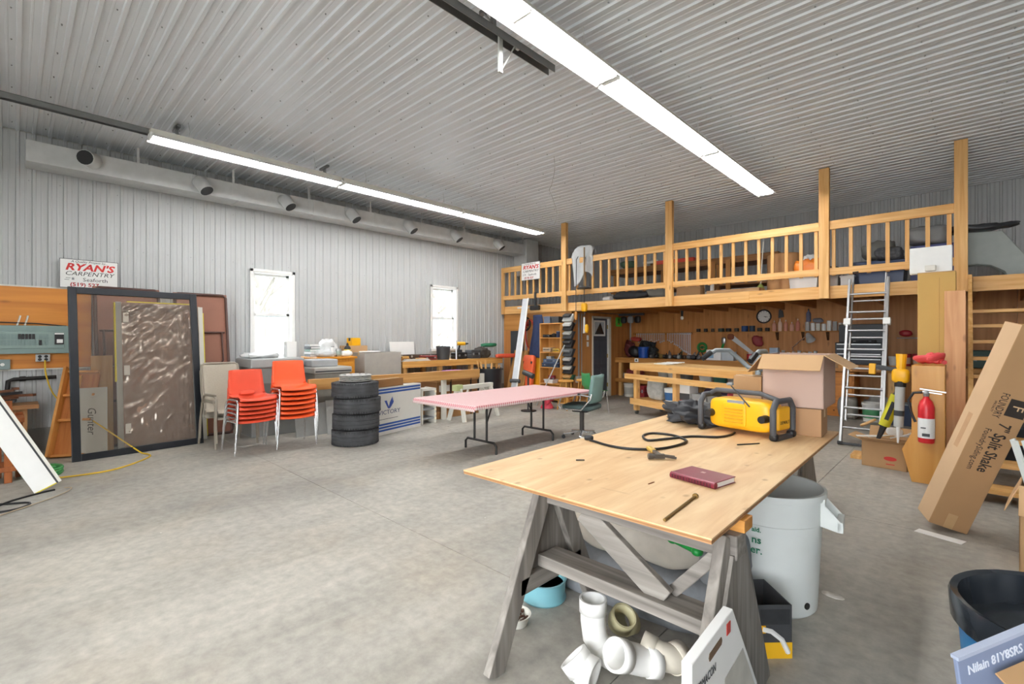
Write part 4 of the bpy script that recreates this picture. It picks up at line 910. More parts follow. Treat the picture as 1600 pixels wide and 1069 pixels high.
tote('white_tray', 'white tray on the lowest filled shelf', sp(-.08, SZ[1]), 0, (.26, .2, .09), M_WHITE); case('red_case', 'dark red case standing in the white tray', sp(-.05, SZ[1]+.01), .3, (.16, .1, .17), mat('#8E2230', .5))
# slanted literature rack
t = thing('parts_rack', 'black wall rack of tilted pockets beside the shelf unit', 'rack', (-6.66, 8.86, 0))
obj('rail', B().beam((-.02, .1, .5), (.03, .1, 2.05), .03, .03, (0, 1, 0)), M_BLACK, t)
for k in range(8):
    z = .5 + k*.2; m_ = [M_DGREEN, M_BLACK, M_BLACK, M_DGREY, M_BLACK, M_DGREY, M_BLACK, M_LGREY][k]
    p = obj('pocket', B().prism([(-.1, z), (-.02, z-.02), (.1, z+.16), (.0, z+.17)], 'x', -.12, .14), m_, t, bev=.006)
    obj('stored_item', B().bx((.0, -.05, z+.13), (.2, .12, .05), Matrix.Rotation(.5, 3, 'X')), [mat('#C99A5E', .7), M_OFFW, M_LGREY, M_GREY, M_DGREY, M_LGREY, M_WHITE, M_DGREY][k], p, bev=.006)
# orange and yellow plastic rescue cases
for k, (x_, yv, hx, nm) in enumerate(((-7.72, 8.48, '#EF6A3C', 'tall orange plastic sled standing against the loft wall'), (-7.60, 8.74, '#E3A51E', 'tall yellow plastic sled behind the orange one'))):
    t = thing('plastic_sled', nm, 'sled', M=frame_M((x_-.18, yv, 0), (x_+.18, yv, 0), (x_-.12, yv+.2, 1.12))); m_ = mat(hx, .45, 0, .06)
    obj('shell', B().sell((.18, .04, .56), (.36, .12, 1.12), .28, 28, 16), m_, t, smooth=60); obj('inner_pan', B().sell((.18, -.015, .56), (.24, .05, .95), .3, 24, 12), mat(hx, .5, 0, .1), t, smooth=60)
    for z in (.3, .9): obj('grip_hole', B().box(.05, .1, -.035, -.02, z, z+.06).box(.28, .33, -.035, -.02, z, z+.06), M_BLACK, t)
t = drill((-6.9, 7.75, 0), .3, 'black spotlight torch on a stand behind the checked table', M_DGREY, 'stand_torch') if False else None
t = thing('clamp_lamp', 'black clamp lamp on a stalk behind the checked table', 'lamp', (-6.55, 7.35, 0)); obj('lamp_head', B().cone((-.14, 0, .80), (.1, .03, .72), .05, .06, 14), M_DGREY, t, smooth=40); obj('stalk', B().cone((-.03, .02, .0), (-.02, .01, .74), .018, .018, 8), M_DGREY, t); obj('foot', B().lathe([(.16, 0), (.16, .02), (.05, .03)], 18), M_BLACK, t)
# stools, toy, broom
def stool(loc, label):
    t = thing('wooden_stool', label, 'stool', loc, 0, 'round wooden stools'); SW = wood('#D9A04E', '#BE8436', 'z', .5, .1)
    obj('seat', B().lathe([(0, .58), (.15, .58), (.165, .595), (.165, .61), (.15, .625), (0, .62)], 22), wood('#D9A04E', '#BE8436', 'x', .5, .1), t, smooth=40)
    L_ = []
    for k in range(4):
        a = PI/4 + k*PI/2; L_.append((Vector((.1*math.cos(a), .1*math.sin(a), .59)), Vector((.18*math.cos(a), .18*math.sin(a), 0)))); obj('leg', B().cone(L_[-1][1], L_[-1][0], .014, .018, 10), SW, t, smooth=40)
    for k in range(4):
        a, b_ = L_[k], L_[(k+1) % 4]; f_ = .25 + .15*(k % 2); obj('rung', B().cone(a[1].lerp(a[0], f_), b_[1].lerp(b_[0], f_), .009, .009, 8), SW, t)
    return t
s0 = stool((-6.12, 8.05, 0), 'round wooden stool nearer the magenta toy behind the table'); dup(s0, (-5.95, 8.45, 0), .3, 'round wooden stool nearer the dark door')
t = thing('toy_wagon', 'bright pink plastic toy under the wall behind the checked table', 'toy', (-6.55, 7.95, 0)); MP = mat('#E0485E', .45); obj('toy_body', B().sell((0, 0, .3), (.3, .3, .3), .5, 18, 10, .15, 6), MP, t, smooth=60); obj('toy_base', B().lathe([(.14, 0), (.14, .03), (.06, .16)], 18), MP, t, smooth=50); obj('toy_nose', B().sell((.1, -.12, .2), (.14, .14, .2), .8, 12, 8), MP, t, smooth=60)
tag(obj('broom_stick', B().cone((-6.98, 8.1, 0), (-6.62, 8.66, 1.35), .013, .013, 8), M_LGREY), 'thin grey pole leaning across the shelf unit', 'pole')
t = thing('green_chair', 'green plastic shell chair behind the office chair', 'chair', (-5.55, 8.25, 0), 2.6); 
def gshell(u, v):
    s = u*2-1; y = -.2+.4*min(1, v*1.6); z = .43 + (max(0, v-.5)*.72); y += .06*max(0, v-.5); return (s*(.24-.03*v), y - .04*s*s*(v > .5), z+.02*s*s)
obj('seat_shell', B().grid(gshell, 12, 16), mat('#3C8F55', .5), t, solid=.008, smooth=70)
for sx in (-.2, .2):
    for sy in (-.18, .2): obj('leg', B().cone((sx, sy, .43), (sx*1.15, sy*1.2, 0), .012, .012, 8), M_CHROME, t)
tag(obj('door_mat', B().box(-6.6, -6.1, 9.2, 9.9, .0, .015), M_DGREY), 'dark mat in front of the grey door', 'mat') if False else None
# hoists hanging from the loft edge
def hoist(x, z1, label, m, r=.05):
    t = thing('chain_hoist', label, 'hoist', (x, 8.86, 0)); obj('chain', B().tube([(0, .175, 3.3), (0, .17, 3.38), (0, .09, 3.385), (0, .02, 3.3), (0, 0, 2.6), (.0, 0, z1)], .008, 6), M_DGREY, t); obj('hook_body', B().sell((0, 0, z1-.08), (r*2, r*1.6, .2), .6, 14, 10), m, t, smooth=60)
    obj('hook', B().tube([(0, 0, z1-.16), (.02, 0, z1-.22), (.0, 0, z1-.27), (-.035, 0, z1-.24)], .01, 8), M_DGREY, t)
    return t
t = hoist(-6.45, 2.1, 'slim chain with a wooden grip hanging from the loft rail', mat('#C98B45', .5), .035)
t = hoist(-6.22, 2.28, 'yellow chain hoist hanging from the loft rail', M_YEL, .07); obj('pull_rod', B().cone((0, 0, 1.98), (0, 0, 1.62), .02, .03, 8), M_GALV, t); obj('yellow_grip', B().sell((.08, -.02, 1.72), (.08, .08, .2), .8, 12, 8), M_YEL, t, smooth=60)
obj('ring_plate', B().lathe([(.16, 2.62), (.17, 2.63), (.1, 2.66), (.03, 2.66)], 20), M_DGREY, t, smooth=50); obj('bar', B().cone((0, .0, 2.6), (.0, .0, 3.55), .018, .018, 8), mat('#8C7658', .6), t)
t = thing('conduit_run', 'grey conduit pipe on the plywood corner beside the dark door', 'conduit', (XC+.026, 9.35, 0)); obj('pipe', B().cone((0, 0, .55), (0, 0, 2.1), .022, .022, 10).cone((0, .12, .55), (0, .12, 2.1), .012, .012, 8), M_GREY, t); obj('box_cover', B().box(-.022, .06, -.1, .25, .45, .6), M_GALV, t)
t = thing('switch_plate', 'two white light switches on the plywood left of the dark door', 'switch', (XC+.003, 9.75, 1.3)); 
for z in (0, .16): obj('plate', B().box(0, .012, -.04, .04, z, z+.12), M_WHITE, t, bev=.003)
t = thing('green_hanger', 'bright green plastic cord holder hanging near the ceiling right of the door', 'holder', (XC+.01, 11.15, 1.82)); obj('loop_frame', B().box(0, .05, -.12, -.08, 0, .24).box(0, .05, .08, .12, 0, .24).box(0, .05, -.12, .12, .0, .04).box(0, .05, -.12, -.0, .2, .24), mat('#58C23C', .5), t, bev=.01); obj('tongue', B().box(0, .03, -.03, .03, .08, .2), mat('#2F8A2A', .5), t)

# ================================================================== CHECKED FOLDING TABLE AND OFFICE CHAIR
def checked():
    m = bpy.data.materials.new('red_check_cloth'); m.use_nodes = True; nt = m.node_tree; N = nt.nodes; L = nt.links; p = N['Principled BSDF']; p.inputs['Roughness'].default_value = .6
    tc = N.new('ShaderNodeTexCoord'); sx = N.new('ShaderNodeSeparateXYZ'); L.new(tc.outputs['Object'], sx.inputs[0])
    def stripe(o):
        a = N.new('ShaderNodeMath'); a.operation = 'MULTIPLY'; a.inputs[1].default_value = 28; L.new(o, a.inputs[0])
        b_ = N.new('ShaderNodeMath'); b_.operation = 'FRACT'; L.new(a.outputs[0], b_.inputs[0]); c_ = N.new('ShaderNodeMath'); c_.operation = 'GREATER_THAN'; c_.inputs[1].default_value = .5; L.new(b_.outputs[0], c_.inputs[0]); return c_.outputs[0]
    s_ = N.new('ShaderNodeMath'); s_.operation = 'ADD'; zx = N.new('ShaderNodeMath'); zx.operation = 'ADD'; L.new(sx.outputs[0], zx.inputs[0]); L.new(sx.outputs[2], zx.inputs[1])
    L.new(stripe(zx.outputs[0]), s_.inputs[0]); L.new(stripe(sx.outputs[1]), s_.inputs[1])
    h = N.new('ShaderNodeMath'); h.operation = 'MULTIPLY'; h.inputs[1].default_value = .5; L.new(s_.outputs[0], h.inputs[0])
    cr = N.new('ShaderNodeValToRGB'); cr.color_ramp.elements[0].color = lin('#F0E4E0'); cr.color_ramp.elements[1].color = lin('#CC7880'); L.new(h.outputs[0], cr.inputs[0]); L.new(cr.outputs[0], p.inputs['Base Color'])
    return m
FT = thing('folding_table', 'long folding table under the red checked cloth', 'folding table', (-4.69, 4.88, 0)); MBK = mat('#2E2D2B', .45, .2)
obj('tabletop', B().box(-.60, .60, -1.22, 1.22, .68, .71), mat('#8E5F4C', .6), FT, bev=.006)
for yv, s in ((-.58, 1), (.58, -1)):
    l = obj('leg_frame', B().tube([(-.30, yv, 0), (-.30, yv, .10), (-.26, yv, .14), (.26, yv, .14), (.30, yv, .10), (.30, yv, 0)], .016, 8).tube([(-.12, yv, .14), (-.12, yv, .68)], .016, 8).tube([(.12, yv, .14), (.12, yv, .68)], .016, 8), MBK, FT, smooth=50)
    obj('brace', B().tube([(.12 if s > 0 else -.12, yv, .38), (0, yv+s*.2, .55), (0, yv+s*.34, .68)], .011, 6), MBK, l)
def cloth(u, v):
    x = (u*2-1)*.63; yv = (v*2-1)*1.26; ex = max(0, abs(x)-.605); ey = max(0, abs(yv)-1.225)
    X_ = math.copysign(min(abs(x), .605+.3*ex), x); Y_ = math.copysign(min(abs(yv), 1.225+.3*ey), yv)
    return (X_, Y_, .714 - 1.8*max(ex, ey) + .0015*math.sin(x*9)*math.sin(yv*7))
ct = obj('tablecloth', B().grid(cloth, 50, 90), checked(), smooth=60, solid=.003); ct.location = (-4.69, 4.88, 0.002); tag(ct, 'red and white checked plastic cloth on the long folding table', 'tablecloth')
OC = thing('office_chair', 'grey-green office chair with chrome arms at the table end', 'office chair', (-4.2, 5.92, 0), -1.34)
MF_ = mat('#6F8A86', .9, 0, .08); MFD = mat('#4A5A58', .9, 0, .08)
obj('seat_pad', B().sell((0, 0, .48), (.5, .5, .08), .35, 28, 10), MFD, OC, smooth=60); 
def bk(u, v):
    s = u*2-1; return (s*(.24-.03*v), .24 + .05*v - .04*s*s, .56+.40*v)
obj('backrest', B().grid(bk, 14, 12), MF_, OC, solid=.05, smooth=70, bev=.0)
for s in (-1, 1): 
    a = obj('arm_frame', B().tube([(s*.27, .26, .7), (s*.28, .24, .62), (s*.28, .1, .46), (s*.28, -.2, .46), (s*.28, -.26, .5), (s*.28, -.2, .66), (s*.28, .1, .68), (s*.27, .24, .66)], .012, 8), M_CHROME, OC, smooth=60); obj('arm_pad', B().sell((s*.28, -.05, .69), (.045, .3, .03), .5, 12, 8), M_BLACK, a, smooth=60)
obj('gas_column', B().cone((0, 0, .12), (0, 0, .44), .035, .035, 14), mat('#3B3632', .5), OC); obj('seat_mechanism', B().box(-.1, .1, -.12, .12, .4, .445), M_BLACK, OC, bev=.01)
for k in range(5):
    a = k*2*PI/5+.3; e = Vector((.28*math.cos(a), .28*math.sin(a), .07)); l = obj('base_arm', B().beam((0, 0, .11), e, .04, .025), M_CHROME, OC, bev=.006); obj('caster', B().cone(e+Vector((-.015*math.sin(a), .015*math.cos(a), -.042)), e+Vector((.015*math.sin(a), -.015*math.cos(a), -.042)), .028, .028, 14), M_BLACK, l)

# ================================================================== ON THE LOFT
ZL = 2.344
def LP(px, py, Y): p = ony(px, py, Y); return p
def tarp_fn(u, v):
    s = u*2-1; x = s*(.30-.06*v); z = 3.37 - .75*max(0, v-.35)*(1+.35*math.sin(u*5+1)) + .28*math.sin(min(1, v/.35)*PI*.5)*(1-.5*s*s) - .0
    if v < .35: z = 3.33 + .32*math.sin(v/.35*PI)*(1-.45*s*s) + .02*math.sin(u*9)
    else: z = 3.37 - .52*(v-.35)/.65*(1+.3*math.sin(u*5+1)); 
    y = 9.12 - .2*min(1, v/.35) if v < .35 else 8.945 - .03*math.sin(u*11)
    return (-6.33+x, y-.02*math.sin(u*7+v*5), z)
tag(obj('grey_tarp', B().grid(tarp_fn, 22, 24), mat('#C4C6C6', .9), solid=.006, smooth=70), 'pale grey tarpaulin draped over the loft rail beside the first post', 'tarp')
heap('black_bags', 'black duffel bag lying on the loft edge behind the lower rail', 'bag', (-5.35, 9.4, ZL), (.85, .3, .2), mat('#2C2E33', .6), .25, 5)
heap('grey_bundle', 'grey canvas bundle on the loft left of the second post', 'bundle', (-4.75, 9.5, ZL), (.5, .3, .24), mat('#77766F', .9), .3, 6)
tag(obj('white_roll', B().cone((-5.95, 9.25, ZL+.05), (-5.75, 9.22, ZL+.05), .05, .05, 12), M_WHITE, smooth=40), 'short white roll on the loft edge left of the black bag', 'roll')
# storage shelf at the back of the loft with dark timber
t = thing('loft_rack', 'brown timber storage rack standing at the back of the loft', 'rack', (-4.6, 11.0, ZL)); RB = wood('#9A6A34', '#7A4E22', 'x')
for x_ in (-2.0, -.7, .6, 1.75): obj('upright', B().box(x_, x_+.06, -.3, -.21, 0, .85), wood('#B98240', '#946029', 'z'), t, bev=.003)
for z in (.78,): obj('shelf_board', B().box(-2.05, 1.85, -.35, .35, z, z+.14), RB, t, bev=.003)
obj('shelf_board', B().box(-2.05, 1.85, -.35, .35, .3, .34), RB, t)
Zr = ZL+.921
carton('long_orange_case', 'flat orange case lying on the loft rack', (-4.95, 10.8, Zr), .05, (.9, .3, .09), mat('#D8452A', .5)); heap('green_bag', 'dark green bag on the loft rack beside the tarpaulin', 'bag', (-6.2, 10.8, Zr), (.4, .3, .2), mat('#4F6B58', .85), .25, 6)
tag(obj('white_tube', B().cone((-5.75, 10.7, Zr+.08), (-5.35, 10.7, Zr+.1), .04, .04, 12), M_WHITE), 'white lamp tube lying on the loft rack', 'tube'); carton('brown_carton', 'small brown carton on the loft rack between tube and orange case', (-5.5, 10.95, Zr), 0, (.3, .2, .1), M_CARDD)
carton('loft_box', 'brown cardboard box on the loft just right of the second post', (-4.1, 9.65, ZL), 0, (.5, .35, .24), M_CARD); carton('flat_box', 'long flat cardboard box lying on the loft edge', (-3.15, 9.35, ZL), -.04, (.95, .3, .07), M_CARD2)
can('barrel_drum', 'large round cardboard drum on the loft left of the third post', 'drum', (-2.42, 9.75, ZL), .28, .68, mat('#B5895C', .8), mat('#A87A4C', .8))
for k, x_ in enumerate((-3.85, -3.55)): tag(obj('loft_plank', B().box(x_, x_+.09, 10.0, 10.04, ZL, ZL+.75), wood('#A87436', '#8A5A26', 'z'), bev=.003), ['left dark plank standing on the loft behind the railing', 'right dark plank standing on the loft behind the railing'][k], 'plank')
t = can('paint_tube', 'white printed cardboard tube standing on the loft', 'tube', (-3.72, 9.6, ZL), .09, .33, M_WHITE, M_OFFW); obj('dark_print', B().box(-.05, .05, -.093, -.088, .08, .26), M_DGREY, t)
t = thing('mop', 'mop with a green head standing on the loft behind the railing', 'mop', (-2.75, 9.5, ZL)); obj('pole', B().cone((0, 0, .1), (.02, .1, .95), .011, .011, 8), M_OFFW, t); obj('head', B().lathe([(.08, 0), (.06, .1), (.02, .16)], 14), mat('#8E9A4C', .8), t, smooth=50)
tote('white_tote', 'white storage bin on the loft beside the third post', (-2.0, 9.35, ZL), 0, (.42, .32, .2), M_WHITE); heap('orange_bag', 'orange plastic bag spilling over the white bin on the loft', 'bag', (-1.93, 9.33, ZL+.19), (.4, .32, .3), mat('#F0882A', .4), .35, 6)
heap('white_sack', 'white plastic sack behind the orange bag on the loft', 'bag', (-1.95, 9.62, ZL), (.3, .25, .6), mat('#E2E2E0', .4), .25, 6)
tote('clear_tote', 'small translucent bin on the loft right of the third post', (-1.62, 9.4, ZL), 0, (.2, .25, .2), mat('#A9A29A', .4)); tote('yogurt_tub', 'white tub with a green mark on the loft edge behind the ladder', (-1.40, 9.35, ZL), 0, (.17, .18, .17), M_WHITE)
tote('blue_tote', 'dark blue storage tote on the loft behind the ladder top', (-.97, 9.5, ZL), 0, (.58, .42, .33), mat('#2B3B5C', .4), mat('#33456A', .4)); tote('blue_tote', 'second dark blue tote at the loft back behind the first', (-1.05, 10.05, ZL), 0, (.7, .4, .42), mat('#27344F', .4), mat('#2C3A58', .4))
heap('grey_boot_bag', 'grey fabric bag with a white label on the blue tote', 'bag', (-1.05, 10.0, ZL+.446), (.45, .35, .32), mat('#7F7F7B', .85), .25, 6); carton('label_box', 'small white printed box lying on the blue tote', (-.93, 9.72, ZL+.36), .4, (.2, .12, .05), M_WHITE) if False else None
heap('zebra_cloth', 'black and white patterned cloth on the blue tote', 'cloth', (-.86, 9.5, ZL+.359), (.36, .35, .22), mat('#55565A', .85, 0, .9, 26), .3, 7)
heap('grey_blanket', 'bundled grey blanket piled high at the loft end', 'blanket', (-.4, 9.55, ZL+.56), (.55, .4, .28), mat('#8E8F90', .9), .25, 5); carton('purple_case', 'purple-blue storage case under the grey blanket', (-.37, 9.6, ZL), 0, (.5, .4, .55), mat('#4A4F86', .5))
heap('dark_bag_small', 'small dark cap on the loft beside the third post', 'cap', (-1.62, 9.4, ZL+.202), (.25, .2, .16), mat('#55504A', .85), .25, 7)
t = thing('foam_block', 'white polystyrene block perched on the tall cardboard box by the loft rail', 'foam', (-.31, 7.5, 2.269)); 
obj('foam_body', B().box(-.19, .19, -.06, .06, 0, .31), mat('#EFEFEC', .8, 0, .05), t, bev=.01); obj('front_knob', B().box(-.05, .05, -.10, -.06, .02, .09), M_OFFW, t, bev=.01)
t = thing('truck_fender', 'large pale grey-green vehicle fender standing on the loft at the right', 'fender', (.25, 9.9, ZL)); 
ar = [(-.35, .75), (.12, .72), (.55, .0), (.2, .0), (.14, .13), (.0, .23), (-.15, .26), (-.35, .24)]
obj('fender_panel', B().prism(ar, 'y', -.02, .02), mat('#A9B0AA', .45), t, bev=.01); obj('inner_lip', B().tube([(.2, .03, .0), (.14, .03, .13), (.0, .03, .23), (-.15, .03, .26), (-.35, .03, .24)], .02, 8), mat('#8E9690', .5), t)
heap('black_wrap', 'black plastic sheeting lying over the fender on the loft', 'plastic film', (.12, 9.9, ZL+.735), (.75, .3, .12), mat('#3C3E42', .3), .35, 6)

# ================================================================== UNDER THE LOFT: back bench, tool wall
t = thing('back_bench', 'long built-in pine bench with a lower shelf along the back plywood wall', 'workbench', (0, 11.35, 0)); BX = wood('#C98F48', '#AB7132', 'x')
obj('benchtop', B().box(XC+.02, 1.6, -.33, .40, .96, 1.0), BX, t, bev=.003); obj('front_apron', B().box(XC+.02, 1.6, -.36, -.33, .87, 1.0), BX, t, bev=.003)
obj('lower_shelf', B().box(XC+.02, -2.4, -.33, .40, .42, .45), BX, t); obj('shelf_edge', B().box(XC+.02, -2.4, -.36, -.33, .36, .46), BX, t)
for x_ in (-6.6, -5.2, -3.8, -2.3, -1.0, -.2, 1.4): obj('leg', B().box(x_-.045, x_+.045, -.33, -.24, 0, .96), PZ, t, bev=.003); obj('leg', B().box(x_-.045, x_+.045, .28, .37, 0, .96), PZ, t, bev=.003)
ZBN = 1.001
t = thing('bench_outlet', 'white outlet on the bench apron near the door', 'outlet', (-6.1, 10.99, .9)); obj('plate', B().box(-.05, .05, -.015, 0, 0, .09), M_WHITE, t); obj('socket', B().box(-.02, .02, -.018, -.015, .02, .07), M_BLACK, t)
# clock
t = thing('round_clock', 'round white wall clock with a black rim on the plywood wall', 'clock', (-3.33, 11.765, 2.0))
obj('rim', B().tube([(.145*math.cos(a), -.02, .145*math.sin(a)) for a in [k*PI/20 for k in range(40)]], .016, 8, True), M_BLACK, t, smooth=60); obj('dial', B().cone((0, 0, 0), (0, -.012, 0), .14, .14, 40), M_WHITE, t)
for k in range(12): a = k*PI/6; obj('hour_mark', B().beam((.105*math.sin(a), -.0135, .105*math.cos(a)), (.125*math.sin(a), -.0135, .125*math.cos(a)), .008, .002, (0, 1, 0)), M_DGREY, t)
obj('hour_hand', B().beam((0, -.015, 0), (.05, -.015, -.02), .01, .002, (0, 1, 0)), M_BLACK, t); obj('minute_hand', B().beam((0, -.017, 0), (.085, -.017, -.015), .007, .002, (0, 1, 0)), M_BLACK, t)
# wrench rack
t = thing('wrench_board', 'thin wooden rail that carries the row of wrenches on the tool wall', 'tool rail', (0, 11.755, 0)); obj('rail', B().box(-6.62, -4.98, -.02, .015, 1.60, 1.66), wood('#A87436', '#8A5A26', 'x'), t)
def wrench(x, L_, n, first={}):
    k = round(L_, 3); lab = ORD[n] + ' steel wrench in the hanging row on the tool wall, counted from the door'
    if n == 0: lab = 'steel wrench nearest the door in the hanging row on the tool wall'
    if k in first: r = dup(first[k], (x, 11.728, 1.63), None, lab); return r
    t = thing('wrench', lab, 'wrench', (x, 11.728, 1.63), 0, 'wrenches hanging in the row'); w_ = .009+.02*L_; MWr = mat('#DADBDC', .3, .35, .05)
    b = B().beam((0, 0, -.02), (0, 0, -L_), w_, .008, (0, 1, 0)).tube([(w_*1.1*math.cos(a), 0, -.01+w_*1.1*math.sin(a)) for a in [j*PI/4 for j in range(8)]], w_*.4, 5, True)
    obj('shaft', b, MWr, t); obj('jaw', B().prism([(-w_*1.2, -L_), (w_*1.2, -L_), (w_*1.3, -L_-w_*2), (w_*.5, -L_-w_*2.4), (w_*.4, -L_-w_), (-w_*.4, -L_-w_), (-w_*.5, -L_-w_*2.4), (-w_*1.3, -L_-w_*2)], 'y', -.006, .006), MWr, t)
    first[k] = t; return t
for k in range(16): wrench(-6.5+k*.052, .16+.02*((k*7) % 4), k)
for k in range(14): wrench(-5.62+k*.046, [.16, .18, .22, .2, .26, .28, .3, .34, .38, .42, .44, .46, .5, .52][k], 16+k)
# wall shelf and its bottles
t = thing('bottle_shelf', 'long narrow plywood shelf holding cans and bottles on the back wall', 'shelf', (0, 11.77, 1.66)); obj('shelf_board', B().box(-4.9, -1.75, -.15, 0, -.02, 0), BX, t, bev=.002)
for x_ in (-3.05, -2.55, -2.1): obj('bracket', B().prism([(-.13, -.02), (0, -.02), (0, -.2)], 'x', x_-.02, x_+.02), mat('#5A3A1C', .7), t)
ZS = 1.661
for k in range(5): bottle('squeeze_bottle', ORD[k] + ' salmon squeeze bottle from the left on the wall shelf', (-3.1+.115*k, 11.69, ZS), .04, (.24, .28, .25, .2, .27)[k], mat(['#E0A48C', '#F0D2BC', '#E09A80', '#E6AE98', '#D08470'][k], .5), mat('#E8D8C8', .5), group='squeeze bottles on the wall shelf')
for k in range(7): can('paint_can', ORD[k] + ' pale tin counted from the squeeze bottles on the wall shelf', 'can', (-2.46+.098*k, 11.69, ZS), .042, (.18, .16, .15, .14, .2, .18, .15)[k], [M_LGREY, M_WHITE, M_OFFW, M_WHITE, M_WHITE, M_LGREY, M_OFFW][k], group='tins on the wall shelf')
bottle('tall_bottle', 'tall grey-blue spray bottle stacked on the tins', (-2.44, 11.69, ZS+.195), .045, .28, mat('#6C6F86', .5), M_DGREY); heap('tape_roll_heap', 'grey tape rolls stacked on the tins beside the spray bottle', 'tape', (-2.27, 11.68, ZS+.17), (.2, .14, .1), mat('#7F7F86', .6), .2, 8)
for k, (x_, hx, r) in enumerate(((-4.8, '#3A2A20', .05), (-4.62, '#2A2622', .045), (-4.45, '#4B3B2C', .04), (-4.25, '#2C3A34', .07), (-4.08, '#302A26', .06), (-3.9, '#3A352E', .05), (-3.72, '#25457A', .07), (-3.56, '#22384F', .06), (-3.4, '#3B3128', .05), (-3.24, '#2C2823', .045))):
    can('small_tin', ORD[k] + ' dark tin from the left end of the wall shelf', 'tin', (x_, 11.69, ZS), r, .07+.06*((k*3) % 3)/2 + (.05 if k in (6, 7) else 0), mat(hx, .5), mat(hx, .4), group='dark tins on the wall shelf')
can('white_pot', 'tiny white pot in front of the blue tin on the wall shelf', 'jar', (-3.68, 11.645, ZS), .03, .07, M_WHITE) if False else None
# tools hanging on the wall
t = thing('cord_reel', 'round green cord reel hanging on the tool wall', 'reel', (-4.72, 11.74, 1.28)); obj('reel_rim', B().tube([(.1*math.cos(a), -.02, .1*math.sin(a)) for a in [k*PI/10 for k in range(20)]], .03, 8, True), M_GREEN, t, smooth=60); obj('hub', B().cone((0, -.03, 0), (0, .02, 0), .035, .035, 12), mat('#145C28', .5), t); obj('spoke', B().beam((-.1, -.02, 0), (.1, -.02, 0), .03, .02, (0, 1, 0)), M_GREEN, t)
t = thing('hand_saw', 'steel hand saw hanging diagonally on the tool wall', 'saw', (-3.95, 11.745, 1.5)); obj('blade', B().prism([(-.1, -.02), (.42, -.42), (.46, -.36), (-.02, .06)], 'y', -.004, 0), M_GALV, t); obj('handle', B().sell((-.1, -.01, .04), (.16, .03, .14), .7, 14, 8), mat('#8A4A2A', .5), t, smooth=60)
t = thing('hand_plane', 'silver and green hand tool hanging beside the green reel', 'tool', (-4.2, 11.74, 1.35)); obj('tool_head', B().sell((0, -.03, .1), (.1, .06, .16), .6, 12, 8), M_ALU, t, smooth=60); obj('handle', B().beam((0, -.02, .05), (-.08, -.02, -.2), .05, .04, (0, 1, 0)), M_GREEN, t, bev=.01)
heap('red_clamp', 'dark red power tool hanging on the wall right of the saw', 'power tool', (-3.45, 11.68, 1.32), (.22, .12, .24), mat('#8E2E34', .5), .3, 8); t = thing('wall_hook', 'small steel clamp hanging left of the saw', 'clamp', (-4.05, 11.74, 1.45)) if False else None
for o_ in [bpy.data.objects['red_clamp']]: o_.location.y = 11.70
t = thing('desk_lamp', 'chrome swing-arm lamp above the back bench', 'lamp', (-2.6, 11.5, 1.0)); obj('base', B().lathe([(.09, 0), (.09, .02), (.03, .04)], 16), M_DGREY, t); obj('arm', B().tube([(0, 0, .02), (-.1, 0, .3), (.18, .0, .58)], .012, 8), M_CHROME, t); obj('shade', B().cone((.18, -.0, .6), (.26, -.08, .46), .035, .09, 14, (1, 0)), M_GALV, t, smooth=40)
t = thing('pipe_rack', 'rack of short steel sockets behind the big open carton', 'socket rack', (-2.7, 11.55, 1.0)); obj('tray', B().box(-.45, .5, -.08, .08, 0, .1), M_DGREY, t, bev=.006)
for k in range(9): obj('socket', B().cone((-.4+k*.1, 0, .1), (-.4+k*.1+.02, -.01, .2+.02*(k % 3)), .03, .035, 10), M_GALV, t)
t = thing('drill_rack', 'black battery drills hung from the joists at the back left', 'drill rack', (-6.2, 10.9, 1.9)); obj('hanger_strip', B().box(-.35, .35, -.04, .04, .18, .24), M_DGREY, t)
for k in range(3): obj('tool', B().sell((-.22+k*.2, 0, .08), (.16, .12, .18), .6, 12, 8), M_BLACK if k != 1 else M_GREY, t, smooth=60)
t = thing('bulb', 'bare light bulb under the loft joists', 'light bulb', (-4.73, 10.6, 1.97)); obj('glass', B().sell((0, 0, 0), (.07, .07, .09), 1, 14, 10), M_WHITE, t, smooth=80); obj('socket_base', B().cone((0, 0, .04), (0, 0, .17), .025, .03, 12), M_BLACK, t)
t = thing('hanging_hooks', 'grey tool holster hanging from the joists by the clock', 'holster', (-2.95, 11.6, 1.95)); obj('holster', B().prism([(-.04, 0), (.06, .02), (.04, .16), (-.03, .18)], 'y', -.02, .02), M_DGREY, t); obj('strap', B().box(-.01, .01, -.005, .005, .16, .2), M_DGREY, t)
# bench top clutter
pail('blue_pail', 'blue drinks jug on the back bench near the door', (-6.02, 11.2, ZBN), .14, .28, M_BLUE, handle=True); tag(obj('paint_brush', B().cone((-5.92, 11.25, ZBN+.2), (-5.87, 11.25, ZBN+.5), .016, .02, 8), mat('#E3CFA0', .6)), 'pale wooden brush handle sticking up from the blue jug', 'brush') if False else None
heap('helmet', 'black helmet with white marks on the bench beside the blue jug', 'helmet', (-6.32, 11.3, ZBN), (.34, .3, .3), M_BLACK, .15, 5, .9); heap('chain_saw', 'dark red grinder on the bench next to the door', 'power tool', (-6.55, 11.45, ZBN), (.25, .3, .42), mat('#5E2426', .5), .3, 6); heap('cable_mass', 'tangle of black cables behind the blue jug', 'cables', (-6.1, 11.55, ZBN), (.5, .25, .4), mat('#22272A', .7), .4, 9)
heap('red_bowl', 'red and white cap on the heap beside the door', 'cap', (-6.45, 11.62, ZBN+.42), (.3, .2, .12), mat('#B8453A', .6), .25, 8)
random.seed(11)
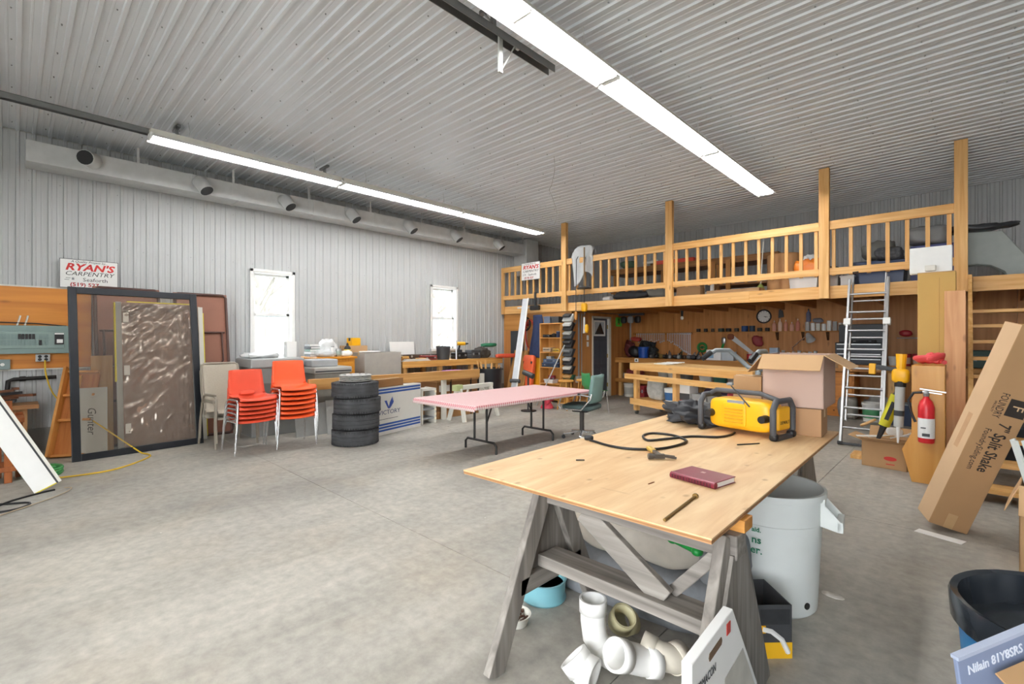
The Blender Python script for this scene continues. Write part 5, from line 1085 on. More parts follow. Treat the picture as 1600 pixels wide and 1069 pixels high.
bits = ['steel clamp', 'black vise part', 'brass fitting', 'grey socket set', 'dark pliers', 'steel file', 'black charger', 'green glove', 'steel square', 'brown tin', 'grey drill bit box', 'teal grinder', 'black torch', 'steel chuck', 'dark ratchet', 'rusty bracket']
for k in range(16):
    x_ = -5.75 + k*.088; hx = ['#6A6A68', '#242424', '#8A7440', '#77797A', '#2A2A2C', '#8E8F90', '#1F2022', '#2F5A48', '#A0A1A2', '#5A4230', '#6C6E70', '#2F5B63', '#202124', '#88898B', '#333', '#5E4636'][k]
    if len(hx) == 4: hx = '#333333'
    t = thing('bench_tool', bits[k] + ', ' + ORD[k] + ' of the small tools from the left on the back bench', 'tool', (x_, 11.12+.1*(k % 4), ZBN), random.uniform(0, 3), 'small tools on the back bench'); m_ = mat(hx, .45, .3 if k % 3 == 0 else 0)
    obj('tool_body', B().sell((0, 0, .05), (.15, .08, .1), .5, 12, 8, .15, 9), m_, t, smooth=60); obj('tool_grip', B().cone((.05, 0, .05), (.14, .03, .13+.02*(k % 4)), .018, .012, 8), m_, t)
carton('white_carton_small', 'white box with a blue picture on the back bench', (-4.2, 11.15, ZBN), .1, (.32, .2, .24), M_WHITE); carton('white_carton_small', 'pale blue-white box right of the pictured one on the back bench', (-3.9, 11.2, ZBN), 0, (.26, .2, .2), mat('#C9D4DC', .6))
t = [o for o in bpy.data.objects if o.name == 'white_carton_small'][0]; obj('blue_picture', B().box(-.12, .0, -.103, -.1, .05, .2), mat('#7FA8C9', .6), t)
can('red_tin', 'red tin on the back bench behind the bike handlebars', 'can', (-3.45, 11.2, ZBN), .07, .16, M_RED); heap('yellow_item', 'yellow rope bundle on the bench behind the handlebars', 'rope', (-3.2, 11.35, ZBN), (.35, .2, .14), mat('#C9A22A', .6), .3, 8); carton('blue_box_small', 'pale blue box on the bench behind the bike', (-2.98, 11.25, ZBN), 0, (.16, .14, .3), mat('#A9BDD0', .6))
# shelf below the bench by the door
pail('white_pail', 'white pail with black print on the floor below the back bench', (-6.35, 11.05, 0), .14, .34, M_OFFW, mat('#B8B8B0', .6)); case('red_crate', 'dark red metal can on the floor beside the white pail', (-6.02, 11.1, 0), 0, (.28, .25, .3), mat('#8E2028', .5)); heap('red_saw', 'red circular saw on the shelf under the back bench', 'power tool', (-6.25, 11.25, .451), (.45, .3, .26), mat('#7A2A2C', .5), .3, 6); heap('grey_cup', 'grey cup and rags at the left end of the under-bench shelf', 'rags', (-6.56, 11.2, .451), (.2, .2, .14), M_GREY, .3, 8)

# ================================================================== ISLAND WORK TABLE
IS = thing('island_table', 'pine work table on casters with a lower shelf in front of the back bench', 'workbench', (-4.85, 8.5, 0), -.36)
def IW(lx, ly, z): c, s = math.cos(-.36), math.sin(-.36); return (-4.85+lx*c-ly*s, 8.5+lx*s+ly*c, z)
obj('tabletop', B().box(0, 2.75, 0.02, .8, .97, 1.01), wood('#EAC78E', '#D6A564', 'x'), IS, bev=.003); obj('front_apron', B().box(0, 2.75, -.02, .02, .88, 1.01), PX, IS, bev=.003); obj('side_apron', B().box(0, .04, .02, .8, .86, .97), PY, IS)
for lx in (.05, 1.1, 2.6): obj('leg', B().box(lx, lx+.09, .03, .12, .08, .97), PZ, IS, bev=.003); obj('leg', B().box(lx, lx+.09, .68, .77, .08, .97), PZ, IS, bev=.003)
obj('mid_plank', B().box(-.12, 2.8, -.06, -.02, .70, .80), PX, IS, bev=.003); obj('lower_shelf', B().box(0, 2.75, .02, .8, .29, .31), PX, IS); obj('shelf_edge', B().box(0, 2.75, -.02, .02, .20, .32), PX, IS, bev=.003); obj('mid_shelf', B().box(.14, 2.75, .3, .78, .66, .68), PX, IS)
for lx in (.09, 1.1, 2.64): 
    for ly in (.08, .72): obj('caster', B().cone((lx-.015, ly, .04), (lx+.015, ly, .04), .04, .04, 12).box(lx-.025, lx+.025, ly-.02, ly+.02, .04, .085), M_DARKGALV, IS)
heap('feed_sack', 'white printed plastic sack on the lower shelf of the island table', 'sack', IW(.42, .3, .311), (.34, .25, .42), mat('#B9BAB4', .5, 0, .35, 12), .12, 5, .45)
pail('label_pail', 'white pail with a blue label on the lower shelf', IW(.85, .25, .311), .13, .27, M_WHITE, mat('#2E5F92', .5), handle=False); pail('yellow_pail', 'yellow-brown pail behind the blue-labelled one on the lower shelf', IW(.75, .55, .311), .14, .32, mat('#A8862E', .5), handle=False)
t = carton('tile_box', 'white product box with a red band on the lower shelf', IW(1.22, .25, .311), -.2, (.3, .26, .40), M_WHITE); obj('picture_panel', B().box(-.08, .15, -.133, -.13, .1, .22), mat('#4A4A4C', .6), t); obj('red_band', B().box(-.08, .15, -.133, -.13, .0, .1), mat('#D8392B', .5), t)
tote('grey_tote', 'grey translucent bin with a white sheet on the lower shelf', IW(1.6, .25, .311), -.3, (.28, .25, .24), mat('#9A9A98', .45)); t = tote('grey_tote', 'grey bin with a white loop handle on the lower shelf', IW(1.95, .25, .311), -.36, (.32, .25, .24), mat('#8E8E8B', .45)); obj('handle', B().tube([(-.14, -.12, .22), (-.08, -.12, .33), (.08, -.12, .33), (.14, -.12, .24)], .008, 6), M_WHITE, t)
t = tote('white_bin', 'white bin of rags at the right of the lower shelf', IW(2.35, .2, .311), -.36, (.36, .28, .24), M_WHITE); heap('red_rags', 'red and grey rags filling the white bin on the lower shelf', 'rags', IW(2.35, .2, .5), (.3, .24, .18), mat('#A8343C', .8, 0, .5, 9), .3, 8)
heap('purple_bag', 'dark purple bag behind the bins on the lower shelf', 'bag', IW(1.75, .55, .311), (.6, .25, .4), mat('#4A3A4E', .8), .25, 5)
for k, (lx, m_, h_) in enumerate(((.42, M_LGREY, .18), (.68, M_OFFW, .17), (1.0, mat('#6F6F6B', .6), .2), (1.45, M_WHITE, .16), (1.75, mat('#2F6E62', .5), .16), (2.05, M_LGREY, .17))): pail('mid_pail', ['grey', 'cream', 'dark grey', 'white', 'teal', 'pale grey'][k] + ' tub on the middle shelf of the island table', IW(lx, .48, .681), .12, h_, m_, handle=False)
for k in range(4): p = IW(.62+.06*k, .28+.04*k, 1.011+.012*k); o_ = obj('paper_stack', B().box(-.16, .16, -.1, .1, 0, .01), M_WHITE); o_.location = p; o_.rotation_euler = (0, 0, -.36+.25*k); tag(o_, ['bottom', 'second', 'third', 'top'][k] + ' white sheet of the loose papers on the island table', 'paper', 'papers on the island table')
# exercise bike
EB = thing('exercise_bike', 'grey exercise bike with curved handlebars behind the plywood table', 'exercise bike', (-1.83, 5.72, 0), 2.75); MGY = mat('#8F9597', .4, .3)
obj('base_bar', B().tube([(-.25, -.45, .04), (.25, -.45, .04)], .035, 10), MGY, EB); obj('base_bar', B().tube([(-.25, .5, .04), (.25, .5, .04)], .035, 10), MGY, EB); obj('spine', B().tube([(0, -.45, .05), (0, -.1, .2), (0, .5, .05)], .035, 10), MGY, EB); obj('flywheel_cover', B().cone((-.06, -.1, .38), (.06, -.1, .38), .24, .24, 28), M_DGREY, EB, bev=.01)
obj('front_post', B().tube([(0, -.15, .3), (0, -.2, .8), (0, -.24, 1.18)], .032, 10), MGY, EB, smooth=50); obj('console', B().sell((0, -.24, 1.25), (.22, .12, .12), .5, 14, 8), MGY, EB, smooth=60)
for s in (-1, 1): h_ = obj('handlebar', B().tube([(0, -.24, 1.14), (s*.12, -.22, 1.16), (s*.2, -.16, 1.26), (s*.24, -.04, 1.36), (s*.29, .12, 1.36), (s*.32, .26, 1.28)], .026, 10), MGY, EB, smooth=50); obj('grip', B().tube([(s*.303, .18, 1.335), (s*.325, .29, 1.262)], .03, 10), M_BLACK, h_)
obj('seat_post', B().tube([(0, .2, .15), (0, .24, .55)], .028, 10), MGY, EB); obj('saddle', B().sell((0, .26, .6), (.22, .3, .09), .7, 16, 8), M_BLACK, EB, smooth=60); obj('crank', B().tube([(-.2, -.08, .3), (-.08, -.08, .3), (-.08, .0, .42), (.08, -.16, .2), (.2, -.16, .2)], .012, 6), M_CHROME, EB)

# ================================================================== RIGHT SIDE
def ladder():
    t = thing('aluminium_ladder', 'aluminium extension ladder leaning on the loft edge', 'ladder', M=frame_M((-1.30, 8.10, 0), (-.84, 8.10, 0), (-1.30, 8.90, 2.5))); H_ = 2.62; W_ = .47
    for x_ in (0, W_): obj('side_rail', B().box(x_-.016, x_+.016, -.035, .035, 0, H_-.1), M_ALU, t, bev=.004)
    for x_ in (.035, W_-.035): obj('inner_rail', B().box(x_-.012, x_+.012, .04, .09, .35, H_), M_ALU, t, bev=.004)
    for k in range(8): obj('rung', B().cone((.0, -.0, .25+k*.29), (W_, -.0, .25+k*.29), .015, .015, 10), M_ALU, t, smooth=40)
    for k in range(7): obj('inner_rung', B().cone((.03, .065, .45+k*.29), (W_-.03, .065, .45+k*.29), .014, .014, 10), M_ALU, t, smooth=40)
    for x_ in (0, W_): obj('foot', B().box(x_-.03, x_+.03, -.06, .05, 0, .04), M_BLACK, t); obj('rung_lock', B().box(x_-.045, x_+.045, -.05, .03, 1.78, 1.88), M_WHITE, t, bev=.01)
    obj('foot_bar', B().box(0, W_, -.05, -.02, .0, .03), M_DGREY, t); obj('top_hook', B().tube([(.035, .08, H_-.02), (.035, .02, H_+.03), (.1, .02, H_+.03)], .012, 8), M_BLACK, t)
ladder()
t = thing('tool_chest', 'black steel tool chest with an open lid on the back bench behind the ladder', 'tool chest', (-1.5, 11.35, 1.001)); MK = mat('#23262B', .35, .2)
obj('chest_body', B().box(-.37, .37, -.22, .22, 0, .42), MK, t, bev=.008); obj('lid', B().box(-.37, .37, .16, .22, .42, .78), MK, t, bev=.008)
for k in range(4): d_ = obj('drawer', B().box(-.35, .35, -.235, -.22, .03+k*.095, .115+k*.095), mat('#2B2F35', .3, .3), t, bev=.003); obj('drawer_pull', B().box(-.34, .34, -.245, -.235, .095+k*.095, .112+k*.095), M_ALU, d_)
case('drill_case', 'small black case lying open on the tool chest', (-1.45, 11.3, 1.422), 0, (.4, .2, .05), M_BLACK)
for k, (x_, hx) in enumerate(((-.98, '#C9C9C6'), (-.82, '#A82430'), (-.62, '#B82A36'))): pail('paint_pail', ['pale', 'wide red', 'bright red'][k] + ' paint pail on the back bench right of the tool chest', (x_, 11.2, 1.001), .075+.02*(k > 0), .17+.05*(k > 0), mat(hx, .45), mat('#D8B8A8', .5) if k else None, handle=False)
t = thing('drawer_cabinet', 'orange pine drawer cabinet on the floor behind the open carton', 'cabinet', (-1.88, 11.28, 0)); DD = wood('#D98F3A', '#B86E24', 'x', .45, .3); obj('cabinet_body', B().box(-.3, .34, -.3, .3, 0, .85), DD, t, bev=.004)
for k in range(4): d_ = obj('drawer', B().box(-.27, .31, -.32, -.3, .03+k*.2, .2+k*.2), DD, t, bev=.005); obj('knob', B().sell((.02, -.335, .115+k*.2), (.03, .03, .03), 1, 8, 6), mat('#7A4A18', .5), d_)
pail('drywall_pail', 'white pail with a green label under the back bench behind the ladder', (-1.25, 10.75, 0), .15, .34, M_WHITE, mat('#4E9A6A', .5)); heap('grey_case_heap', 'grey power tool box on the floor left of the green-labelled pail', 'tool case', (-1.62, 10.85, 0), (.3, .3, .4), mat('#8F8B84', .6), .12, 5, .4); heap('bag_heap', 'clear plastic bags piled behind the green-labelled pail', 'bag', (-1.15, 11.35, 0), (.6, .35, .4), mat('#A3A3A0', .4), .3, 6)
tote('grey_blue_tote', 'blue-grey storage tote under the bench beside the yellow tools', (-.75, 10.7, 0), 0, (.5, .35, .35), mat('#3B4A66', .5), mat('#9AA5AA', .5))
t = thing('coil_hanger', 'black coiled cable hanging on the back wall beside the tall box', 'cable', (-.35, 11.72, 1.62)); obj('coil', B().tube([(.13*math.cos(a), -.01-.002*a, .13*math.sin(a)) for a in [k*.4 for k in range(48)]], .014, 6), M_BLACK, t)
t = thing('red_hook_cap', 'small red cap hanging on the back wall above the paint pails', 'cap', (-.85, 11.74, 1.6)); obj('cap_body', B().sell((0, -.02, 0), (.2, .06, .12), .8, 14, 8, .2, 8), M_RED, t, smooth=60); obj('brim', B().box(-.12, .25, -.1, -.0, -.1, -.085), M_LGREY, t)
# yellow stand with extinguisher
ST = thing('plywood_stand', 'yellow-varnished plywood stand with an angled base beside the stairs', 'stand', (0, 6.5, 0)); SW_ = wood('#D29A4A', '#C0822F', 'z', .4, .25, gs=.4)
poly = [(-.42, .0), (-.16, .0), (-.16, 1.22), (-.42, 1.22), (-.42, .51), (-.50, .33)]
obj('front_panel', B().prism(poly, 'y', 0, .03), SW_, ST, bev=.003); obj('rear_panel', B().prism(poly, 'y', .4, .43), SW_, ST, bev=.003); obj('top_board', B().box(-.42, -.16, .03, .4, 1.19, 1.22), SW_, ST); obj('side_board', B().box(-.19, -.16, .03, .4, 0, 1.19), SW_, ST)
FE = thing('fire_extinguisher', 'red fire extinguisher hung on the yellow plywood stand', 'fire extinguisher', (-.30, 6.42, .44)); 
obj('cylinder', B().lathe([(.06, 0), (.066, .01), (.066, .36), (.05, .42), (.025, .45), (.022, .47)], 24), mat('#D3232B', .35), FE, smooth=40); obj('instruction_label', B().lathe([(.067, .05), (.0675, .05), (.0675, .25), (.067, .25)], 24), M_WHITE, FE, smooth=40); obj('label_print', B().box(-.03, .03, -.0705, -.068, .07, .1).box(-.04, .0, -.0695, -.066, .15, .16), M_DGREY, FE)
obj('valve', B().lathe([(.022, .47), (.026, .5), (.018, .53)], 12), M_ALU, FE); obj('handle', B().beam((-.05, 0, .545), (.15, 0, .52), .02, .012).beam((-.03, 0, .52), (.12, 0, .5), .02, .012), M_ALU, FE); obj('hose', B().tube([(-.03, 0, .51), (-.1, 0, .5), (-.14, 0, .42), (-.12, 0, .3), (-.085, -.0, .2)], .012, 8), M_BLACK, FE, smooth=60); obj('bracket', B().box(-.05, .05, .064, .08, .2, .26), M_DGREY, FE)
cord('red_strap', 'red webbing hose coiled on top of the plywood stand', [(-.29+.12*math.cos(a)*(1-.015*a), 6.7+.13*math.sin(a), 1.25+.012*(a % 7)) for a in [k*.5 for k in range(50)]], .024, mat('#DF4A4C', .5), 2)
t = thing('caulking_gun', 'yellow and black caulking gun leaning on the plywood stand', 'caulking gun', M=lean_M((-.55, 6.72, .35), (.03, .02, 1), (1, 0, 0))); obj('barrel', B().cone((0, 0, .18), (0, 0, .68), .045, .045, 14), M_LGREY, t, smooth=40); obj('head', B().sell((0, 0, .74), (.16, .11, .16), .5, 14, 8), M_YEL, t, smooth=60); obj('motor', B().cone((0, 0, .78), (0, 0, .98), .04, .05, 12), M_YEL, t); obj('grip', B().beam((-.02, 0, .8), (-.24, 0, .83), .05, .05), M_DGREY, t, bev=.01); obj('battery', B().box(-.28, -.22, -.04, .04, .74, .86), M_YEL, t, bev=.008); obj('collar', B().cone((0, 0, .62), (0, 0, .68), .052, .052, 14), M_BLACK, t); obj('nozzle', B().cone((0, 0, .0), (0, 0, .18), .008, .02, 10), M_WHITE, t); obj('print_band', B().cone((0, 0, .3), (0, 0, .36), .0465, .0465, 14), M_DGREY, t)
t = thing('cordless_caulker', 'yellow cordless tool standing slanted in the carton beside the ladder', 'power tool', M=lean_M((-.76, 6.98, .3), (.30, .0, .9), (.9, 0, -.3))); obj('body', B().cone((0, 0, .2), (0, 0, .58), .055, .06, 14), mat('#C9C224', .45), t, smooth=40); obj('neck', B().cone((0, 0, .58), (0, 0, .8), .04, .03, 12), M_DGREY, t); obj('tip', B().cone((0, 0, .02), (0, 0, .2), .02, .035, 10), M_BLACK, t); obj('window_strip', B().box(-.02, .02, -.064, -.05, .28, .5), M_BLACK, t)
t = carton('printed_carton', 'small open carton with a red oval print full of offcuts beside the stand', (-.68, 7.1, 0), -.1, (.42, .32, .30), M_CARD, flaps=(.4, 1.1, .3, .8)); obj('red_oval', B().lathe([(.05, 0), (.05, .002), (0, .002)], 20, (.06, -.163, .12), Matrix(((1.2, 0, 0), (0, 0, -1), (0, .5, 0)))), mat('#C8322C', .5), t)
obj('print_line', B().box(.02, .1, -.162, -.16, .05, .06), mat('#C8322C', .5), t)
for k in range(4): tag(obj('trim_offcut' if False else 'offcut', B().beam((-.95+.1*k, 6.95+.04*k, .34), (-.5+.05*k, 7.2-.03*k, .36+.03*k), .05, .012), [M_WHITE, M_OFFW, mat('#C9A06A', .6), M_WHITE][k]), ['longest white', 'short cream', 'brown wooden', 'upper white'][k] + ' offcut sticking out of the small printed carton', 'offcut', 'offcuts in the printed carton')
heap('foam_mask', 'white dust mask lying on the offcuts in the small carton', 'mask', (-.62, 7.1, .36), (.16, .14, .1), M_WHITE, .2, 7); tag(obj('brush', B().beam((-.95, 7.25, .42), (-.8, 7.2, .52), .05, .03), wood('#D9B482', '#BE925A', 'x'), bev=.01), 'wooden brush handle poking out left of the small carton', 'brush'); tag(obj('plank_offcut', B().box(-1.06, -.92, 7.25, 7.55, 0, .05), PY, bev=.003), 'short pine offcut on the floor left of the small carton', 'offcut')
# tall carton and board
t = thing('tall_carton', 'tall plain tan carton standing in front of the loft beside the stairs', 'box', (-.28, 7.5, 0)); obj('carton_body', B().box(-.14, .19, -.17, .17, 0, 2.26), mat('#C9A25E', .85, 0, .05, 3), t, bev=.006); obj('seam', B().box(.05, .052, -.1715, -.17, .1, 2.2), M_CARDD, t); obj('top_flap', B().box(-.14, .19, -.17, .17, 2.26, 2.268), M_CARD2, t)
t = lean('knotty_board', 'wide knotty pine board leaning on the tall carton', 'board', (-.185, 7.12, 0), (-.02, 7.12, 0), 2.04, .15); obj('board_face', B().box(0, .175, 0, .04, 0, 2.04), wood('#DDA878', '#CC9160', 'z', .6, .8, '#5E2A16'), t, bev=.003)
# leaning printed carton
aX, bX, nX = Vector((.31, -.04, .95)).normalized(), Vector((.88, .38, -.27)), None
bX = (bX - aX*bX.dot(aX)).normalized(); cX = aX.cross(bX)
M_ = Matrix((bX, cX, aX)).transposed().to_4x4(); M_.translation = Vector((.0, 5.03, .0)) - bX*.246
FB = thing('siding_carton', 'long printed carton leaning over beside the stairs', 'box', M=M_); FB_L = 1.61
obj('carton_body', B().box(0, .246, 0, .22, 0, FB_L), mat('#A8835C', .85, 0, .05, 5), FB, bev=.003); obj('side_face', B().box(-.0015, 0, .003, .217, .004, FB_L-.004), mat('#C9A883', .85, 0, .05, 5), FB); obj('end_tape', B().box(.09, .15, -.001, .0, 0, .12), mat('#B8966C', .4), FB)
MT_ = mat('#2A221C', .7)
text('7" Split Shake', .1, MT_, FB, (.155, -.0015, .90), (PI/2, PI/2, 0), 'LEFT', sx=.72, bold=.0015); text('FoundrySiding.com', .055, MT_, FB, (.08, -.0015, .84), (PI/2, PI/2, 0), 'LEFT', sx=.8); text('FOUNDRY', .065, MT_, FB, (.085, -.0015, 1.12), (PI/2, PI/2, 0), 'LEFT', sx=.62); text('SPECIALTY', .018, MT_, FB, (.05, -.0015, 1.05), (PI/2, PI/2, 0), 'LEFT')
obj('black_square', B().box(.125, .235, -.0015, 0, .96, 1.09), MT_, FB); text('F', .09, mat('#C9A883', .8), FB, (.18, -.002, 1.05), (PI/2, PI/2, 0), 'LEFT'); obj('faint_print', B().box(-.0025, -.0015, .08, .14, .62, .9), mat('#B8936C', .85), FB)
o_ = obj('paper_strip', B().box(-.14, .14, -.045, .045, 0, .004), M_WHITE); o_.location = (-.15, 4.84, .001); o_.rotation_euler = (0, 0, -.28); tag(o_, 'white paper strip on the floor in front of the leaning printed carton', 'paper')
# cartons and white siding at the right edge
t = carton('scrap_carton', 'open brown carton of scraps at the right edge of the photo', (.52, 4.62, 0), -.1, (.52, .42, .56), M_CARD, flaps=(-1.2, -1.2, -1.2, -1.2)); heap('dark_scrap', 'black plastic bag inside the scrap carton', 'bag', (.5, 4.6, .3), (.4, .3, .28), mat('#26282C', .35), .3, 7)
for k in range(5):
    t = thing('siding_strip', ORD[k] + ' white siding strip from the left in the bundle at the right edge', 'siding', M=frame_M((.33+.05*k, 4.55, .3), (.38+.05*k, 4.50, .3), (.19+.05*k, 4.40, .90)), group='white siding strips'); obj('strip_face', B().prism([(0, 0), (.04, 0), (.04, .012), (.012, .012), (.012, .03), (0, .03)], 'z', 0, .58), mat('#D9DED9', .5), t)
# blue bin in the right corner
BB = thing('blue_bin', 'round blue waste bin lined with a black bag in the right foreground', 'bin', (.285, 2.35, 0))
obj('bin_body', B().lathe([(.27, 0), (.275, .01), (.312, .54), (.316, .57), (.312, .575), (.262, .03), (0, .03)], 40), mat('#2F7FB8', .4, 0, .12, 5), BB, smooth=40)
bl = B().lathe([(.322, .515), (.33, .52), (.332, .55), (.335, .6), (.33, .612), (.31, .605), (.285, .5), (.245, .2), (.0, .14)], 48)
bl.v = [(x+(.03*noise.noise(Vector((x*9, y*9, z*7))) if z < .58 and x*x+y*y < .095 else .003*noise.noise(Vector((x*20, y*20, z*3)))), y+(.04*noise.noise(Vector((x*8+5, y*8, z*7))) if z < .58 and x*x+y*y < .095 else 0), z+(.035*noise.noise(Vector((x*7, y*7, z*2))) if z < .3 else (.008*noise.noise(Vector((x*5, y*5, 3))) if z < .53 else 0))) for x, y, z in bl.v]
obj('bag_liner', bl, mat('#2B3036', .16, 0, .2), BB, smooth=50)
CB = thing('lid_carton', 'blue-grey printed carton flap leaning at the bottom right corner', 'box', M=lean_M((-.02, 1.78, .625), (-.1, -.15, .98), (.53, .78, .33)))
obj('carton_panel', B().box(0, .31, 0, .012, -.5, 0), mat('#7E8AA6', .6, 0, .08), CB, bev=.003); obj('carton_base', B().box(.03, .33, -.25, -.0, -.62, -.16), mat('#B9ADA0', .8), CB, bev=.004); obj('fold_edge', B().box(0, .31, -.004, .016, -.006, .004), mat('#A9B2C6', .5), CB)
text('Nilain 81Y8SRS', .036, mat('#D5DAE6', .6), CB, (.03, -.001, -.045), (PI/2, 0, 0), 'LEFT', bold=.0006, sx=.9); obj('inner_flap', B().bx((.2, -.1, -.12), (.2, .2, .006), Matrix.Rotation(.6, 3, 'X')), M_CARD, CB)

# ================================================================== FOREGROUND: plywood on trestles
def trestle(label, x0, x1, y, h, loc_z=0, name='sawhorse'):
    t = thing(name, label, 'sawhorse', ((x0+x1)/2, y, 0), 0, 'weathered wooden sawhorses'); w_ = (x1-x0)/2; sp_ = .40
    obj('top_beam', B().box(-w_-.03, w_+.015, -.05, .05, h-.09, h), GX, t, bev=.006)
    for s in (-1, 1):
        for q in (-1, 1): obj('leg', B().beam((s*(w_-.03), q*.045, h-.01), (s*(w_-.03), q*sp_, 0), .04, .10, (0, q, .3)), GZ, t, bev=.005)
        obj('end_gusset', B().prism([(-.06, h-.07), (.06, h-.07), (sp_*.62 if s < 0 else sp_*.96, h*.40 if s < 0 else h*.06), (-sp_*.62 if s < 0 else -sp_*.96, h*.40 if s < 0 else h*.06)], 'x', s*(w_-.03)+(.022 if s > 0 else -.022), s*(w_-.03)+(.036 if s > 0 else -.036)), GZ, t)
        if s < 0: obj('cross_brace', B().box(-w_+.01, -w_+.05, -sp_*.6, sp_*.6, h*.38, h*.48), GY, t, bev=.004)
    obj('stretcher', B().box(-w_+.02, w_-.05, -.08, .06, h*.52, h*.56), GX, t, bev=.004)
    obj('stretcher_edge', B().box(-w_+.02, w_-.05, -.085, -.06, h*.49, h*.565), GX, t, bev=.003)
    obj('diagonal', B().beam((-w_*.45, -.03, h-.08), (w_*.42, -.03, h*.56), .10, .035, (0, -1, 0)), GX, t, bev=.004)
    obj('diagonal', B().beam((w_*.85, .03, h-.1), (w_*.42, .03, h*.57), .05, .02, (0, -1, 0)), GX, t, bev=.004)
    return t
ZT = .842
trestle('weathered grey sawhorse carrying the near end of the plywood sheet', -1.55, -.62, 1.87, .775)
trestle('weathered grey sawhorse under the far end of the plywood sheet', -1.72, -1.0, 3.6, .775)
trestle('weathered grey sawhorse standing alone behind the plywood sheet', -1.75, -1.02, 4.85, .72)
for k, yv in enumerate((1.87, 3.6)): tag(obj('support_block', B().box(-1.5 if k == 0 else -1.7, -.595 if k == 0 else -1.0, yv+.0, yv+.09, .7755, .822), wood('#D79A4A', '#B9782E', 'x'), bev=.003), ['orange pine batten between the near sawhorse and the plywood', 'orange pine batten between the far sawhorse and the plywood'][k], 'batten')
PS = thing('plywood_sheet', 'full sheet of pale plywood laid over sawhorses as a table', 'plywood', (-1.24, 2.79, .8225), .02)
def plysheet():
    m = bpy.data.materials.new('plywood_face'); m.use_nodes = True; nt = m.node_tree; N = nt.nodes; L = nt.links; p = N['Principled BSDF']; p.inputs['Roughness'].default_value = .5
    tc = N.new('ShaderNodeTexCoord')
    def ns(scale, sc, det=5, dist=0):
        mp = N.new('ShaderNodeMapping'); mp.inputs['Scale'].default_value = scale; L.new(tc.outputs['Object'], mp.inputs[0]); n = N.new('ShaderNodeTexNoise'); n.inputs['Scale'].default_value = sc; n.inputs['Detail'].default_value = det; n.inputs['Distortion'].default_value = dist; L.new(mp.outputs[0], n.inputs[0]); return n.outputs['Fac']
    def ramp(v, a, b_, ca, cb):
        r = N.new('ShaderNodeValToRGB'); r.color_ramp.elements[0].position = a; r.color_ramp.elements[1].position = b_; r.color_ramp.elements[0].color = ca; r.color_ramp.elements[1].color = cb; L.new(v, r.inputs[0]); return r.outputs[0]
    def mix(f, a, b_):
        x = N.new('ShaderNodeMix'); x.data_type = 'RGBA'; L.new(f, x.inputs[0]); L.new(a, x.inputs[6]); x.inputs[7].default_value = b_; return x.outputs[2]
    c = ramp(ns((5, .8, 1), 2.2, 6, 1.0), .3, .7, lin('#D2A878'), lin('#E6C799'))
    c = mix(ramp(ns((26, 1.5, 1), 2, 4), .55, .75, (0, 0, 0, 1), (.35, .35, .35, 1)), c, lin('#C49A6C'))
    vo = N.new('ShaderNodeTexVoronoi'); mp = N.new('ShaderNodeMapping'); mp.inputs['Scale'].default_value = (6, 4.2, 1); L.new(tc.outputs['Object'], mp.inputs[0]); L.new(mp.outputs[0], vo.inputs['Vector']); vo.inputs['Scale'].default_value = 1.3
    c = mix(ramp(vo.outputs['Distance'], .05, .13, (.55, .55, .55, 1), (0, 0, 0, 1)), c, lin('#9A6E44'))
    c = mix(ramp(ns((1, 1, 1), 1.7, 6, .5), .62, .8, (0, 0, 0, 1), (.4, .4, .4, 1)), c, lin('#8E6A48'))
    c = mix(ramp(ns((1.2, 9, 1), 1.5, 3), .68, .74, (0, 0, 0, 1), (.5, .5, .5, 1)), c, lin('#A57C54'))
    L.new(c, p.inputs['Base Color']); return m
obj('top_veneer', B().box(-.61, .61, -1.22, 1.22, .014, .0195), plysheet(), PS); 
for k, hx in enumerate(('#C9986A', '#8C6038', '#C9986A')): obj('ply_layer', B().box(-.609, .609, -1.219, 1.219, .0+.0047*k, .0046+.0047*k), wood(hx, '#9A6E44', 'x', .7, 0), PS)
# radio
RZ = -.19
RD = thing('jobsite_radio', 'yellow and black jobsite radio with a roll cage on the plywood', 'radio', (-1.12, 3.52, ZT), RZ); MC = mat('#4B4C50', .55)
obj('radio_body', B().sell((0, 0, .135), (.44, .2, .21), .32, 36, 18), M_YEL, RD, smooth=50); obj('face_panel', B().sell((-.02, -.095, .135), (.17, .03, .16), .25, 24, 10), M_YEL, RD, smooth=50)
for k in range(5): obj('grille_bar', B().box(-.085, .045, -.117, -.108, .08+k*.022, .09+k*.022), mat('#D99E10', .5), RD, bev=.002)
obj('display', B().box(-.07, .05, -.106, -.09, .205, .232), M_GREY, RD, bev=.004)
for x_ in (-.185, .185): obj('speaker_knob', B().cone((x_*1.02, -.06, .13), (x_*1.02, -.15, .13), .028, .024, 16), M_BLACK, RD, smooth=40)
for s in (-1, 1):
    X = s*.255
    c_ = obj('cage_hoop', B().tube([(X, -.12, .03), (X, -.13, .06), (X, -.13, .2), (X, -.09, .25), (X, .09, .25), (X, .13, .2), (X, .13, .06), (X, .12, .03), (X, .09, .012), (X, -.09, .012)], .02, 10, True), MC, RD, smooth=60)
    for q in (-1, 1): obj('rubber_foot', B().sell((X, q*.115, .025), (.055, .055, .05), .7, 12, 8), M_BLACK, c_, smooth=60)
    if s > 0: obj('end_plate', B().box(X-.03, X+.012, -.08, .08, .06, .21), M_YEL, c_, bev=.012); text('DEWALT', .03, M_BLACK, c_, (X+.0125, -.06, .11), (PI/2, 0, PI/2), 'LEFT')
